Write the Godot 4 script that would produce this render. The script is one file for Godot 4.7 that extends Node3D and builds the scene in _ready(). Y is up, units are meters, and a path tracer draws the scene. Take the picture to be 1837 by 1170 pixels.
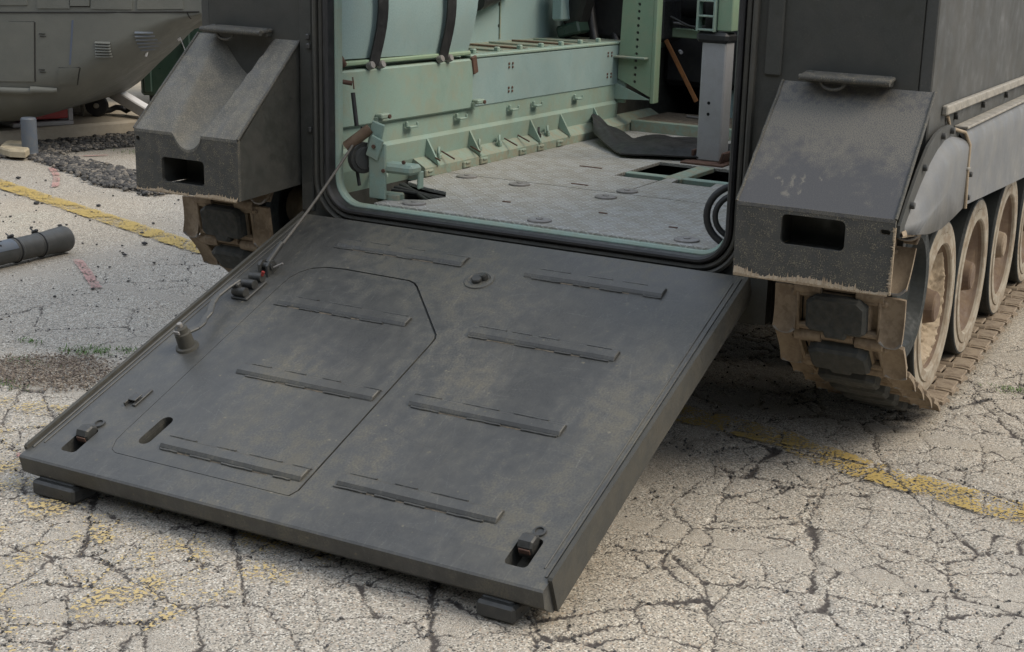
extends Node3D
# The rear of a tracked armoured carrier with its ramp lowered, on cracked pavement, a helicopter behind it.
# Axes: x to the right seen from behind the carrier, y up, z towards the viewer; the hull's rear plate is the plane z = 0.

var st: SurfaceTool
var M := {}
var noise_low: PackedByteArray
var noise_mid: PackedByteArray
var noise_fine: PackedByteArray
var tex_bump: ImageTexture
var tex_fine: ImageTexture
var rng := RandomNumberGenerator.new()
var crack_a := FastNoiseLite.new()
var crack_b := FastNoiseLite.new()
var wander := FastNoiseLite.new()
var lumps := FastNoiseLite.new()

const HW := 1.264          # half the width of the hull
const FLOOR_Y := 0.618
const WALL_X := 0.785      # inner face of the lower hull side
const RAMP_A := 0.36878    # slope of the ramp in radians


# ---------------------------------------------------------------- helpers: mesh building

func begin() -> void:
	st = SurfaceTool.new()
	st.begin(Mesh.PRIMITIVE_TRIANGLES)
	st.set_smooth_group(-1)


func tri(a: Vector3, b: Vector3, c: Vector3) -> void:      # counter-clockwise seen from outside
	st.add_vertex(a); st.add_vertex(c); st.add_vertex(b)


func quad(a: Vector3, b: Vector3, c: Vector3, d: Vector3) -> void:
	tri(a, b, c); tri(a, c, d)


func tri_out(a: Vector3, b: Vector3, c: Vector3, from: Vector3) -> void:
	if (b - a).cross(c - a).dot((a + b + c) / 3.0 - from) < 0.0:
		tri(a, c, b)
	else:
		tri(a, b, c)


func quad_out(a: Vector3, b: Vector3, c: Vector3, d: Vector3, from: Vector3) -> void:
	tri_out(a, b, c, from); tri_out(a, c, d, from)


func done(called: String, parent: Node, mat: Material, mesh: Mesh = null) -> MeshInstance3D:
	var o := MeshInstance3D.new()
	o.name = called
	if mesh == null:
		st.generate_normals()
		mesh = st.commit()
	o.mesh = mesh
	o.material_override = mat
	parent.add_child(o, true)
	return o


func copy_of(o: MeshInstance3D, parent: Node, xf: Transform3D) -> MeshInstance3D:
	var c := MeshInstance3D.new()
	c.name = o.name
	c.mesh = o.mesh
	c.material_override = o.material_override
	c.transform = xf
	parent.add_child(c, true)
	return c


func thing(called: String, label: String, category: String, at := Vector3.ZERO, basis := Basis(), group := "") -> Node3D:
	var o := Node3D.new()
	o.name = called
	o.transform = Transform3D(basis, at)
	add_child(o, true)
	return tag(o, label, category, group)


func tag(o: Node3D, label: String, category: String, group := "", kind := "") -> Node3D:
	if label: o.set_meta("label", label)
	if category: o.set_meta("category", category)
	if group: o.set_meta("group", group)
	if kind: o.set_meta("kind", kind)
	return o


func node(called: String, parent: Node, xf := Transform3D()) -> Node3D:
	var o := Node3D.new()
	o.name = called
	o.transform = xf
	parent.add_child(o, true)
	return o


func box(c: Vector3, size: Vector3, ch := 0.003, basis := Basis()) -> void:   # a box with chamfered edges
	var h := size / 2.0
	ch = minf(ch, minf(h.x, minf(h.y, h.z)) * 0.6)
	var v := func(s: Vector3, axis: int) -> Vector3:
		var p := Vector3.ZERO
		for k in 3:
			p[k] = s[k] * (h[k] if k == axis else h[k] - ch)
		return c + basis * p
	for ax in 3:
		var u := (ax + 1) % 3
		var w := (ax + 2) % 3
		for s: float in [-1.0, 1.0]:
			var q: Array[Vector3] = []
			for k in [[-1, -1], [1, -1], [1, 1], [-1, 1]]:
				var sg := Vector3.ZERO
				sg[ax] = s; sg[u] = k[0]; sg[w] = k[1]
				q.append(v.call(sg, ax))
			quad_out(q[0], q[1], q[2], q[3], c)
		if ch > 0.0:
			for s: float in [-1.0, 1.0]:
				for t: float in [-1.0, 1.0]:      # the edge along axis ax between faces u and w
					var a := Vector3.ZERO; var b := Vector3.ZERO
					a[u] = s; a[w] = t; b[u] = s; b[w] = t
					a[ax] = -1; b[ax] = 1
					quad_out(v.call(a, u), v.call(b, u), v.call(b, w), v.call(a, w), c)
	if ch > 0.0:
		for i in 8:
			var s := Vector3(-1 if i & 1 else 1, -1 if i & 2 else 1, -1 if i & 4 else 1)
			tri_out(v.call(s, 0), v.call(s, 1), v.call(s, 2), c)


func prism(pts: PackedVector2Array, xf: Transform3D, h: float, ch := 0.0) -> void:  # polygon in xf's xy, from z = 0 to z = h, its top edge chamfered
	if Geometry2D.is_polygon_clockwise(pts):
		pts.reverse()
	var top := pts
	if ch > 0.0:
		var off := Geometry2D.offset_polygon(pts, -ch, Geometry2D.JOIN_MITER)
		if off.size() == 1 and off[0].size() == pts.size():
			var best := 0
			for i in off[0].size():
				if off[0][i].distance_to(pts[0]) < off[0][best].distance_to(pts[0]):
					best = i
			var turned := PackedVector2Array()
			for i in pts.size():
				turned.append(off[0][(best + i) % pts.size()])
			if Geometry2D.is_polygon_clockwise(turned):
				turned.reverse()
			top = turned
	var p := func(q: Vector2, z: float) -> Vector3: return xf * Vector3(q.x, q.y, z)
	var ids := Geometry2D.triangulate_polygon(top)
	for i in range(0, ids.size(), 3):
		var a := top[ids[i]]; var b := top[ids[i + 1]]; var c := top[ids[i + 2]]
		if (b - a).cross(c - a) < 0.0:
			var t := b; b = c; c = t
		tri(p.call(a, h), p.call(b, h), p.call(c, h))
	ids = Geometry2D.triangulate_polygon(pts)
	for i in range(0, ids.size(), 3):
		var a := pts[ids[i]]; var b := pts[ids[i + 1]]; var c := pts[ids[i + 2]]
		if (b - a).cross(c - a) < 0.0:
			var t := b; b = c; c = t
		tri(p.call(a, 0.0), p.call(c, 0.0), p.call(b, 0.0))
	var z1 := h - ch if top != pts else h
	for i in pts.size():
		var j := (i + 1) % pts.size()
		quad(p.call(pts[i], 0.0), p.call(pts[j], 0.0), p.call(pts[j], z1), p.call(pts[i], z1))
		if top != pts:
			quad(p.call(pts[i], z1), p.call(pts[j], z1), p.call(top[j], h), p.call(top[i], h))


func tube(path: Array, r: float, sides := 10, r1 := -1.0) -> void:
	if r1 < 0.0: r1 = r
	var rings := []
	var up := Vector3.UP
	for i in path.size():
		var d: Vector3 = (path[mini(i + 1, path.size() - 1)] - path[maxi(i - 1, 0)]).normalized()
		if absf(d.dot(up)) > 0.95: up = Vector3.RIGHT if absf(d.x) < 0.9 else Vector3.BACK
		var s := d.cross(up).normalized()
		up = s.cross(d).normalized()
		var ring := []
		var rr := lerpf(r, r1, float(i) / maxf(1, path.size() - 1))
		for k in sides:
			var a := TAU * k / sides
			ring.append(path[i] + (s * cos(a) + up * sin(a)) * rr)
		rings.append(ring)
	st.set_smooth_group(3)
	for i in rings.size() - 1:
		var mid: Vector3 = (path[i] + path[i + 1]) / 2.0
		for k in sides:
			quad_out(rings[i][k], rings[i][(k + 1) % sides], rings[i + 1][(k + 1) % sides], rings[i + 1][k], mid)
	st.set_smooth_group(-1)
	for e in [0, rings.size() - 1]:
		var inside: Vector3 = path[1] if e == 0 else path[e - 1]
		for k in sides:
			tri_out(path[e], rings[e][k], rings[e][(k + 1) % sides], inside)


func lathe(profile: Array, xf: Transform3D, segs := 32) -> void:   # [(radius, height)] turned about xf's y axis; the profile runs with the outside on its right
	for i in profile.size() - 1:
		st.set_smooth_group(4 + i % 24)
		var a: Vector2 = profile[i]; var b: Vector2 = profile[i + 1]
		for k in segs:
			var t0 := TAU * k / segs; var t1 := TAU * (k + 1) / segs
			var p := func(q: Vector2, t: float) -> Vector3: return xf * Vector3(q.x * cos(t), q.y, -q.x * sin(t))
			if a.x > 1e-5 and b.x > 1e-5:
				quad(p.call(a, t0), p.call(a, t1), p.call(b, t1), p.call(b, t0))
			elif a.x > 1e-5:
				tri(p.call(a, t0), p.call(a, t1), p.call(b, t0))
			elif b.x > 1e-5:
				tri(p.call(a, t0), p.call(b, t1), p.call(b, t0))
	st.set_smooth_group(-1)


func grid(nu: int, nv: int, f: Callable, smooth := true, flip := false) -> void:   # an open surface f(u, v)
	st.set_smooth_group(5 if smooth else -1)
	var pts := []
	for j in nv + 1:
		var row := []
		for i in nu + 1:
			row.append(f.call(float(i) / nu, float(j) / nv))
		pts.append(row)
	for j in nv:
		for i in nu:
			if flip:
				quad(pts[j][i], pts[j + 1][i], pts[j + 1][i + 1], pts[j][i + 1])
			else:
				quad(pts[j][i], pts[j][i + 1], pts[j + 1][i + 1], pts[j + 1][i])
	st.set_smooth_group(-1)


func sheet(nu: int, nv: int, f: Callable, thick: Vector3) -> void:   # a surface with thickness: top f, bottom f - thick, and its rim
	grid(nu, nv, f)
	grid(nu, nv, func(u, v): return f.call(u, v) - thick, true, true)
	for i in nu:
		var a := float(i) / nu; var b := float(i + 1) / nu
		for v in [0.0, 1.0]:
			var p: Vector3 = f.call(a, v); var q: Vector3 = f.call(b, v)
			if v == 0.0: quad(p - thick, q - thick, q, p)
			else: quad(q - thick, p - thick, p, q)
	for j in nv:
		var a := float(j) / nv; var b := float(j + 1) / nv
		for u in [0.0, 1.0]:
			var p: Vector3 = f.call(u, a); var q: Vector3 = f.call(u, b)
			if u == 1.0: quad(p - thick, q - thick, q, p)
			else: quad(q - thick, p - thick, p, q)


func disc(at: Vector3, normal: Vector3, r: float, h: float, segs := 14) -> void:   # a low cylinder with a chamfered rim
	var x := normal.cross(Vector3(0.3, 0.5, 0.81)).normalized()
	var xf := Transform3D(Basis(x, normal, x.cross(normal)), at)
	lathe([Vector2(r, 0), Vector2(r, h * 0.75), Vector2(r * 0.88, h), Vector2(0, h)], xf, segs)


func bolt(at: Vector3, normal: Vector3, r: float, h: float) -> void:
	disc(at, normal, r, h, 6)


func round_rect(x0: float, y0: float, x1: float, y1: float, r: float, n := 6) -> PackedVector2Array:
	var p := PackedVector2Array()
	for c in [[x1 - r, y0 + r, -90], [x1 - r, y1 - r, 0], [x0 + r, y1 - r, 90], [x0 + r, y0 + r, 180]]:
		for k in n + 1:
			var a := deg_to_rad(c[2] + 90.0 * k / n)
			p.append(Vector2(c[0] + r * cos(a), c[1] + r * sin(a)))
	return p


func carved(outer: PackedVector2Array, holes: Array, depth: float, xf: Transform3D, cuts := []) -> Mesh:
	# a plate (polygon in xf's xy, from z = 0 down to z = -depth) with holes right through and [polygon, depth] cuts
	var root = CSGCombiner3D.new()
	add_child(root)
	var make := func(pts: PackedVector2Array, d: float, z: float, sub: bool) -> void:
		var c := CSGPolygon3D.new()
		c.polygon = pts
		c.mode = CSGPolygon3D.MODE_DEPTH
		c.depth = d
		c.transform = Transform3D(Basis(), Vector3(0, 0, z))
		if sub: c.operation = CSGShape3D.OPERATION_SUBTRACTION
		root.add_child(c)
	make.call(outer, depth, 0.0, false)
	for h in holes: make.call(h, depth + 0.4, 0.2, true)
	for c in cuts: make.call(c[0], c[1] + 0.1, 0.1, true)
	root._update_shape()
	var m: Mesh = root.bake_static_mesh()
	remove_child(root)
	root.free()
	var s := SurfaceTool.new()
	s.begin(Mesh.PRIMITIVE_TRIANGLES)
	for i in m.get_surface_count():
		s.append_from(m, i, xf)
	return s.commit()


func ring_sweep(base: PackedVector2Array, prof: Array, zc := 0.0) -> void:   # profile [(outward offset, z)] (closed) swept round the closed outline
	var n := base.size()
	var nrm := []
	for i in n:
		var d := (base[(i + 1) % n] - base[(i - 1 + n) % n]).normalized()
		nrm.append(Vector2(d.y, -d.x))
	for k in prof.size():
		var a: Vector2 = prof[k]; var b: Vector2 = prof[(k + 1) % prof.size()]
		st.set_smooth_group(4 + k % 24)
		for i in n:
			var j := (i + 1) % n
			var p := func(q: int, w: Vector2) -> Vector3:
				var e: Vector2 = base[q] + nrm[q] * w.x
				return Vector3(e.x, e.y, zc + w.y)
			quad(p.call(i, a), p.call(j, a), p.call(j, b), p.call(i, b))
	st.set_smooth_group(-1)


# ---------------------------------------------------------------- helpers: materials

func lin(r: float, g: float, b: float) -> Color:
	return Color(r, g, b).linear_to_srgb()


func noise_bytes(seed_: int, freq: float, octaves: int, size := 512) -> PackedByteArray:
	var n := FastNoiseLite.new()
	n.seed = seed_
	n.noise_type = FastNoiseLite.TYPE_SIMPLEX_SMOOTH
	n.frequency = freq
	n.fractal_octaves = octaves
	n.fractal_type = FastNoiseLite.FRACTAL_FBM if octaves > 1 else FastNoiseLite.FRACTAL_NONE
	return n.get_seamless_image(size, size).get_data()


func make_noises() -> void:
	noise_low = noise_bytes(11, 0.008, 5)
	noise_mid = noise_bytes(23, 0.03, 4)
	noise_fine = noise_bytes(37, 0.22, 2)
	var b := PackedByteArray(); b.resize(512 * 512)
	var r := PackedByteArray(); r.resize(512 * 512)
	for i in 512 * 512:
		b[i] = (noise_fine[i] * 2 + noise_mid[i]) / 3
		r[i] = clampi(150 + (noise_low[i] + noise_mid[i] - 255) / 2 + 50, 0, 255)
	tex_bump = ImageTexture.create_from_image(Image.create_from_data(512, 512, false, Image.FORMAT_L8, b))
	tex_fine = ImageTexture.create_from_image(Image.create_from_data(512, 512, false, Image.FORMAT_L8, r))


# base colour with patches of a second colour (dirt, dust) and specks of a third; colours are linear
func grunge(called: String, base: Color, patch: Color, speck: Color, patch_at := 0.55, patch_soft := 0.15, patch_most := 0.7, speck_at := 0.72, speck_most := 0.5, tile := 1.0, rough := 0.8, relief := 0.1, shift := 0, spec := 0.5) -> StandardMaterial3D:
	var out := PackedByteArray()
	out.resize(512 * 512 * 3)
	var n := 512 * 512
	var lut := PackedByteArray(); lut.resize(4096)
	for i in 4096: lut[i] = int(255.0 * pow(i / 4095.0, 1.0 / 2.2) + 0.5)
	for i in n:
		var k := (i + shift * 7919) % n
		var lo := noise_low[k] / 255.0
		var mi := noise_mid[i] / 255.0
		var fi := noise_fine[k] / 255.0
		var p := clampf((lo * 0.65 + mi * 0.35 - patch_at) / patch_soft + 0.5, 0.0, 1.0) * patch_most * (0.6 + 0.8 * fi)
		var s := clampf((fi * 0.7 + mi * 0.3 - speck_at) / 0.06 + 0.5, 0.0, 1.0) * speck_most
		var g := 0.86 + 0.28 * fi
		var r0 := lerpf(lerpf(base.r * g, patch.r, p), speck.r, s)
		var g0 := lerpf(lerpf(base.g * g, patch.g, p), speck.g, s)
		var b0 := lerpf(lerpf(base.b * g, patch.b, p), speck.b, s)
		out[i * 3] = lut[clampi(int(r0 * 4095.0), 0, 4095)]
		out[i * 3 + 1] = lut[clampi(int(g0 * 4095.0), 0, 4095)]
		out[i * 3 + 2] = lut[clampi(int(b0 * 4095.0), 0, 4095)]
	var m := plain(called, Color.WHITE, rough, 0.0, spec)
	m.albedo_texture = ImageTexture.create_from_image(Image.create_from_data(512, 512, false, Image.FORMAT_RGB8, out))
	m.roughness_texture = tex_fine
	m.roughness = minf(1.0, rough * 1.25)
	m.uv1_triplanar = true
	m.uv1_world_triplanar = true
	m.uv1_scale = Vector3.ONE / tile
	if relief > 0.0:
		m.heightmap_enabled = true
		m.heightmap_texture = tex_bump
		m.heightmap_scale = relief
	M[called] = m
	return m


func plain(called: String, c: Color, rough := 0.7, metal := 0.0, spec := 0.5) -> StandardMaterial3D:
	var m := StandardMaterial3D.new()
	m.resource_name = called
	m.albedo_color = c
	m.roughness = rough
	m.metallic = metal
	m.metallic_specular = spec
	M[called] = m
	return m


func make_materials() -> void:
	make_noises()
	# the carrier's paint: olive drab, dusty where dust has settled; shade and side light put into the rear and side tones
	grunge("olive_shaded", Color(0.040, 0.041, 0.035), Color(0.053, 0.051, 0.043), Color(0.12, 0.11, 0.09), 0.55, 0.2, 0.6, 0.78, 0.35, 0.8, 0.68, 0.02, 1)
	grunge("olive_box", Color(0.056, 0.056, 0.051), Color(0.072, 0.069, 0.060), Color(0.26, 0.225, 0.155), 0.52, 0.25, 0.7, 0.655, 0.75, 0.50, 0.8, 0.03, 2)
	grunge("olive_dusty", Color(0.092, 0.091, 0.084), Color(0.145, 0.137, 0.114), Color(0.30, 0.275, 0.215), 0.48, 0.25, 0.7, 0.60, 0.7, 0.50, 0.85, 0.03, 3)
	grunge("olive_lit", Color(0.052, 0.053, 0.048), Color(0.080, 0.077, 0.068), Color(0.20, 0.18, 0.14), 0.52, 0.3, 0.5, 0.8, 0.3, 1.2, 0.72, 0.02, 4)  # paler copy of the rear paint: side light in the colour, plus dust
	grunge("skirt", Color(0.135, 0.140, 0.145), Color(0.19, 0.185, 0.17), Color(0.26, 0.24, 0.2), 0.52, 0.3, 0.6, 0.78, 0.3, 0.7, 0.6, 0.02, 5)
	grunge("rail_dust", Color(0.32, 0.295, 0.25), Color(0.20, 0.187, 0.16), Color(0.12, 0.1, 0.08), 0.55, 0.2, 0.7, 0.75, 0.4, 0.3, 0.9, 0.03, 6)
	ramp_paint()
	grunge("ramp_edge", Color(0.048, 0.047, 0.040), Color(0.066, 0.061, 0.048), Color(0.14, 0.12, 0.09), 0.5, 0.25, 0.7, 0.76, 0.3, 0.45, 0.75, 0.03, 8)
	grunge("green", Color(0.25, 0.35, 0.298), Color(0.285, 0.325, 0.25), Color(0.2, 0.15, 0.09), 0.55, 0.3, 0.7, 0.77, 0.35, 0.7, 0.6, 0.015, 9)
	grunge("green_dirty", Color(0.24, 0.31, 0.25), Color(0.30, 0.255, 0.175), Color(0.2, 0.12, 0.07), 0.52, 0.2, 0.6, 0.77, 0.5, 0.3, 0.8, 0.02, 10)
	grunge("green_blue", Color(0.26, 0.36, 0.357), Color(0.27, 0.345, 0.325), Color(0.2, 0.22, 0.2), 0.55, 0.3, 0.5, 0.84, 0.3, 0.9, 0.6, 0.01, 11)
	grunge("green_post", Color(0.23, 0.33, 0.22), Color(0.28, 0.34, 0.23), Color(0.2, 0.16, 0.1), 0.55, 0.3, 0.6, 0.8, 0.4, 0.5, 0.65, 0.01, 12)
	grunge("tyre", Color(0.012, 0.016, 0.016), Color(0.028, 0.030, 0.026), Color(0.1, 0.09, 0.07), 0.6, 0.3, 0.5, 0.8, 0.3, 0.25, 0.75, 0.02, 13)
	grunge("black_rubber", Color(0.014, 0.014, 0.015), Color(0.030, 0.030, 0.031), Color(0.06, 0.06, 0.06), 0.58, 0.3, 0.6, 0.82, 0.3, 0.4, 0.5, 0.01, 14)
	grunge("pad_rubber", Color(0.034, 0.038, 0.037), Color(0.065, 0.062, 0.053), Color(0.13, 0.11, 0.08), 0.52, 0.25, 0.6, 0.72, 0.4, 0.15, 0.85, 0.05, 15)
	grunge("mud", Color(0.36, 0.285, 0.195), Color(0.25, 0.185, 0.12), Color(0.48, 0.40, 0.29), 0.55, 0.25, 0.7, 0.68, 0.6, 0.22, 0.95, 0.12, 16)
	grunge("mud_steel", Color(0.265, 0.205, 0.14), Color(0.15, 0.105, 0.068), Color(0.34, 0.29, 0.22), 0.55, 0.25, 0.7, 0.76, 0.5, 0.25, 0.85, 0.05, 17)
	grunge("wheel_dish", Color(0.33, 0.29, 0.225), Color(0.22, 0.165, 0.11), Color(0.4, 0.35, 0.27), 0.52, 0.2, 0.8, 0.75, 0.5, 0.4, 0.85, 0.04, 18)
	grunge("wheel_brown", Color(0.12, 0.075, 0.047), Color(0.19, 0.135, 0.085), Color(0.30, 0.24, 0.17), 0.55, 0.25, 0.7, 0.75, 0.5, 0.3, 0.9, 0.06, 19)
	grunge("rust", Color(0.085, 0.042, 0.030), Color(0.13, 0.07, 0.045), Color(0.2, 0.14, 0.1), 0.5, 0.3, 0.7, 0.75, 0.4, 0.2, 0.9, 0.05, 20)
	grunge("worn_steel", Color(0.26, 0.25, 0.24), Color(0.15, 0.13, 0.11), Color(0.42, 0.42, 0.42), 0.5, 0.3, 0.6, 0.7, 0.5, 0.15, 0.5, 0.03, 21)
	grunge("dark_steel", Color(0.030, 0.031, 0.030), Color(0.055, 0.053, 0.047), Color(0.12, 0.11, 0.1), 0.5, 0.3, 0.6, 0.75, 0.3, 0.2, 0.5, 0.03, 22)
	grunge("column_grey", Color(0.37, 0.365, 0.375), Color(0.33, 0.325, 0.315), Color(0.14, 0.12, 0.1), 0.55, 0.3, 0.5, 0.82, 0.3, 0.6, 0.6, 0.01, 23)
	grunge("helicopter", Color(0.110, 0.115, 0.102), Color(0.140, 0.142, 0.125), Color(0.09, 0.095, 0.09), 0.52, 0.3, 0.6, 0.8, 0.3, 0.8, 0.65, 0.01, 24)
	grunge("concrete", Color(0.40, 0.35, 0.275), Color(0.33, 0.285, 0.22), Color(0.5, 0.46, 0.38), 0.5, 0.3, 0.6, 0.7, 0.4, 0.6, 0.95, 0.08, 26)
	grunge("red_paint", Color(0.36, 0.032, 0.030), Color(0.24, 0.05, 0.045), Color(0.3, 0.2, 0.18), 0.55, 0.2, 0.6, 0.8, 0.4, 0.5, 0.55, 0.01, 27)
	grunge("blue_grey", Color(0.085, 0.108, 0.14), Color(0.115, 0.125, 0.135), Color(0.32, 0.16, 0.1), 0.52, 0.3, 0.6, 0.74, 0.5, 0.3, 0.6, 0.02, 28)
	grunge("bin_green", Color(0.016, 0.042, 0.030), Color(0.028, 0.055, 0.042), Color(0.07, 0.09, 0.08), 0.55, 0.3, 0.6, 0.82, 0.3, 0.9, 0.35, 0.01, 29)
	grunge("white_paint", Color(0.78, 0.78, 0.80), Color(0.68, 0.67, 0.66), Color(0.5, 0.48, 0.45), 0.6, 0.2, 0.5, 0.84, 0.3, 0.6, 0.45, 0.01, 30)
	grunge("beige_wall", Color(0.44, 0.42, 0.36), Color(0.39, 0.365, 0.3), Color(0.3, 0.28, 0.23), 0.5, 0.3, 0.6, 0.8, 0.3, 1.5, 0.9, 0.03, 31)
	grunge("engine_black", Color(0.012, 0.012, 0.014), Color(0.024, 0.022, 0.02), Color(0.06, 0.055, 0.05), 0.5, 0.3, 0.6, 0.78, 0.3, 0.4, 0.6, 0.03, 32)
	grunge("tube_grey", Color(0.050, 0.052, 0.050), Color(0.075, 0.073, 0.068), Color(0.22, 0.2, 0.15), 0.55, 0.3, 0.6, 0.79, 0.4, 0.3, 0.55, 0.01, 33)
	grunge("stone", Color(0.42, 0.36, 0.25), Color(0.3, 0.25, 0.17), Color(0.55, 0.5, 0.4), 0.5, 0.2, 0.6, 0.66, 0.6, 0.3, 0.95, 0.15, 34)
	grunge("orange_strap", Color(0.24, 0.095, 0.025), Color(0.16, 0.07, 0.025), Color(0.1, 0.05, 0.02), 0.5, 0.3, 0.6, 0.8, 0.3, 0.3, 0.8, 0.01, 35)
	grunge("brown_dirt", Color(0.20, 0.165, 0.12), Color(0.12, 0.095, 0.068), Color(0.32, 0.28, 0.22), 0.5, 0.3, 0.7, 0.7, 0.6, 0.2, 1.0, 0.1, 36)
	grunge("cable_steel", Color(0.11, 0.10, 0.085), Color(0.06, 0.052, 0.044), Color(0.42, 0.40, 0.34), 0.5, 0.2, 0.7, 0.68, 0.7, 0.06, 0.6, 0.02, 37)
	plain("dark_gap", lin(0.010, 0.010, 0.010), 0.95)
	plain("seam", lin(0.022, 0.022, 0.022), 0.9)
	plain("blue_stripe", lin(0.085, 0.105, 0.15), 0.7)
	plain("red_dot", lin(0.22, 0.025, 0.02), 0.5)
	M["floor"] = tread_plate()


func ramp_paint() -> void:        # dark grey-green paint, scuffed: cloudy dust, boot scrapes, thin scratches, chips
	var n := 1024
	var v := PackedFloat32Array(); v.resize(n * n)
	var w := PackedFloat32Array(); w.resize(n * n)
	for y in n:
		for x in n:
			var k := (y / 2) * 512 + x / 2
			var f := (y % 512) * 512 + x % 512
			var lo := noise_low[(k + 70000) % 262144] / 255.0
			var mi := noise_mid[f] / 255.0
			var fi := noise_fine[f] / 255.0
			var p := clampf((lo * 0.6 + mi * 0.4 - 0.5) / 0.36 + 0.5, 0.0, 1.0)
			var far := noise_low[(y / 3) % 512 * 512 + (x / 3 + 200) % 512] / 255.0
			var dust := clampf((far * 0.55 + mi * 0.3 + fi * 0.3 - 0.60) * 5.0, 0.0, 1.0)     # brown dust with a grain
			var smear := clampf((0.42 - far * 0.7 - mi * 0.3 + 0.30 * fi - 0.02) * 5.0, 0.0, 1.0)   # dark rubbed places
			v[y * n + x] = 0.058 + 0.012 * p + 0.034 * (fi - 0.5) + 0.034 * dust - 0.018 * smear
			w[y * n + x] = p * 0.4 + dust * 0.9
	var r := RandomNumberGenerator.new(); r.seed = 99
	for k in 1500:
		var x := r.randf() * n; var y := r.randf() * n
		var a := r.randf_range(-0.5, 0.5) + (PI / 2 if r.randf() < 0.6 else 0.0)
		var l := int(r.randf_range(6, 60) * (1.0 if k % 5 else 2.0))
		var wide := r.randi_range(1, 2) if k % 6 else r.randi_range(3, 9)
		var add := r.randf_range(0.012, 0.06) / (1.0 if wide < 3 else 2.2)
		if k % 4 == 0: add = -add * 0.5
		for i in l:
			a += r.randf_range(-0.03, 0.03)
			x += cos(a); y += sin(a)
			for q in wide:
				var yy := posmod(int(y - sin(a + 1.57) * q), n); var xx := posmod(int(x - cos(a + 1.57) * q), n)
				if r.randf() < 0.75: v[yy * n + xx] = clampf(v[yy * n + xx] + add * r.randf(), 0.03, 0.25)
	for k in 7000:      # fine dust and grit
		var o := r.randi() % (n * n)
		var t := r.randf_range(0.01, 0.07)
		v[o] += t; w[o] = 1.0
		if k % 3 == 0: v[(o + 1) % (n * n)] += t * 0.7
	for k in 46:        # boot scrapes: short fans of parallel strokes
		var bx := r.randf() * n; var by := r.randf() * n
		var a := r.randf_range(-0.6, 0.6) + PI / 2
		var tone := r.randf_range(0.012, 0.032) * (1.0 if k % 4 else -0.6)
		for j in r.randi_range(6, 18):
			var x := bx + r.randfn(0, 10.0); var y := by + r.randfn(0, 10.0)
			var bend := r.randf_range(-0.02, 0.02); var aa := a + r.randf_range(-0.15, 0.15)
			for i in r.randi_range(15, 70):
				aa += bend; x += cos(aa); y += sin(aa)
				var o := posmod(int(y), n) * n + posmod(int(x), n)
				v[o] = clampf(v[o] + tone * r.randf(), 0.03, 0.22)
	for k in 260:
		var x := r.randi() % n; var y := r.randi() % n; var s := r.randf_range(0.8, 3.2)
		var t := r.randf_range(0.02, 0.10)
		for j in range(-4, 5):
			for i in range(-4, 5):
				if Vector2(i, j * 1.3).length() < s * r.randf_range(0.6, 1.1):
					var o := posmod(y + j, n) * n + posmod(x + i, n)
					v[o] = minf(0.30, v[o] + t); w[o] = 1.4
	var d := PackedByteArray(); d.resize(n * n * 3)
	var rg := PackedByteArray(); rg.resize(n * n)
	for o in n * n:
		d[o * 3] = int(255 * pow(v[o] * (0.985 + 0.085 * w[o]), 1 / 2.2))
		d[o * 3 + 1] = int(255 * pow(v[o], 1 / 2.2))
		d[o * 3 + 2] = int(255 * pow(v[o] * (0.955 - 0.16 * w[o]), 1 / 2.2))
		rg[o] = clampi(150 + int(w[o] * 60.0) + (noise_fine[o % 262144] - 128) / 4, 0, 255)
	var m := plain("ramp", Color.WHITE, 0.70)
	m.albedo_texture = ImageTexture.create_from_image(Image.create_from_data(n, n, false, Image.FORMAT_RGB8, d))
	m.roughness_texture = ImageTexture.create_from_image(Image.create_from_data(n, n, false, Image.FORMAT_L8, rg))
	m.heightmap_enabled = true; m.heightmap_texture = tex_bump; m.heightmap_scale = 0.015
	m.uv1_triplanar = true; m.uv1_world_triplanar = true
	m.uv1_scale = Vector3.ONE / 1.7
	m.uv1_offset = Vector3(0.52, 0.1, 0.3)


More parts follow.
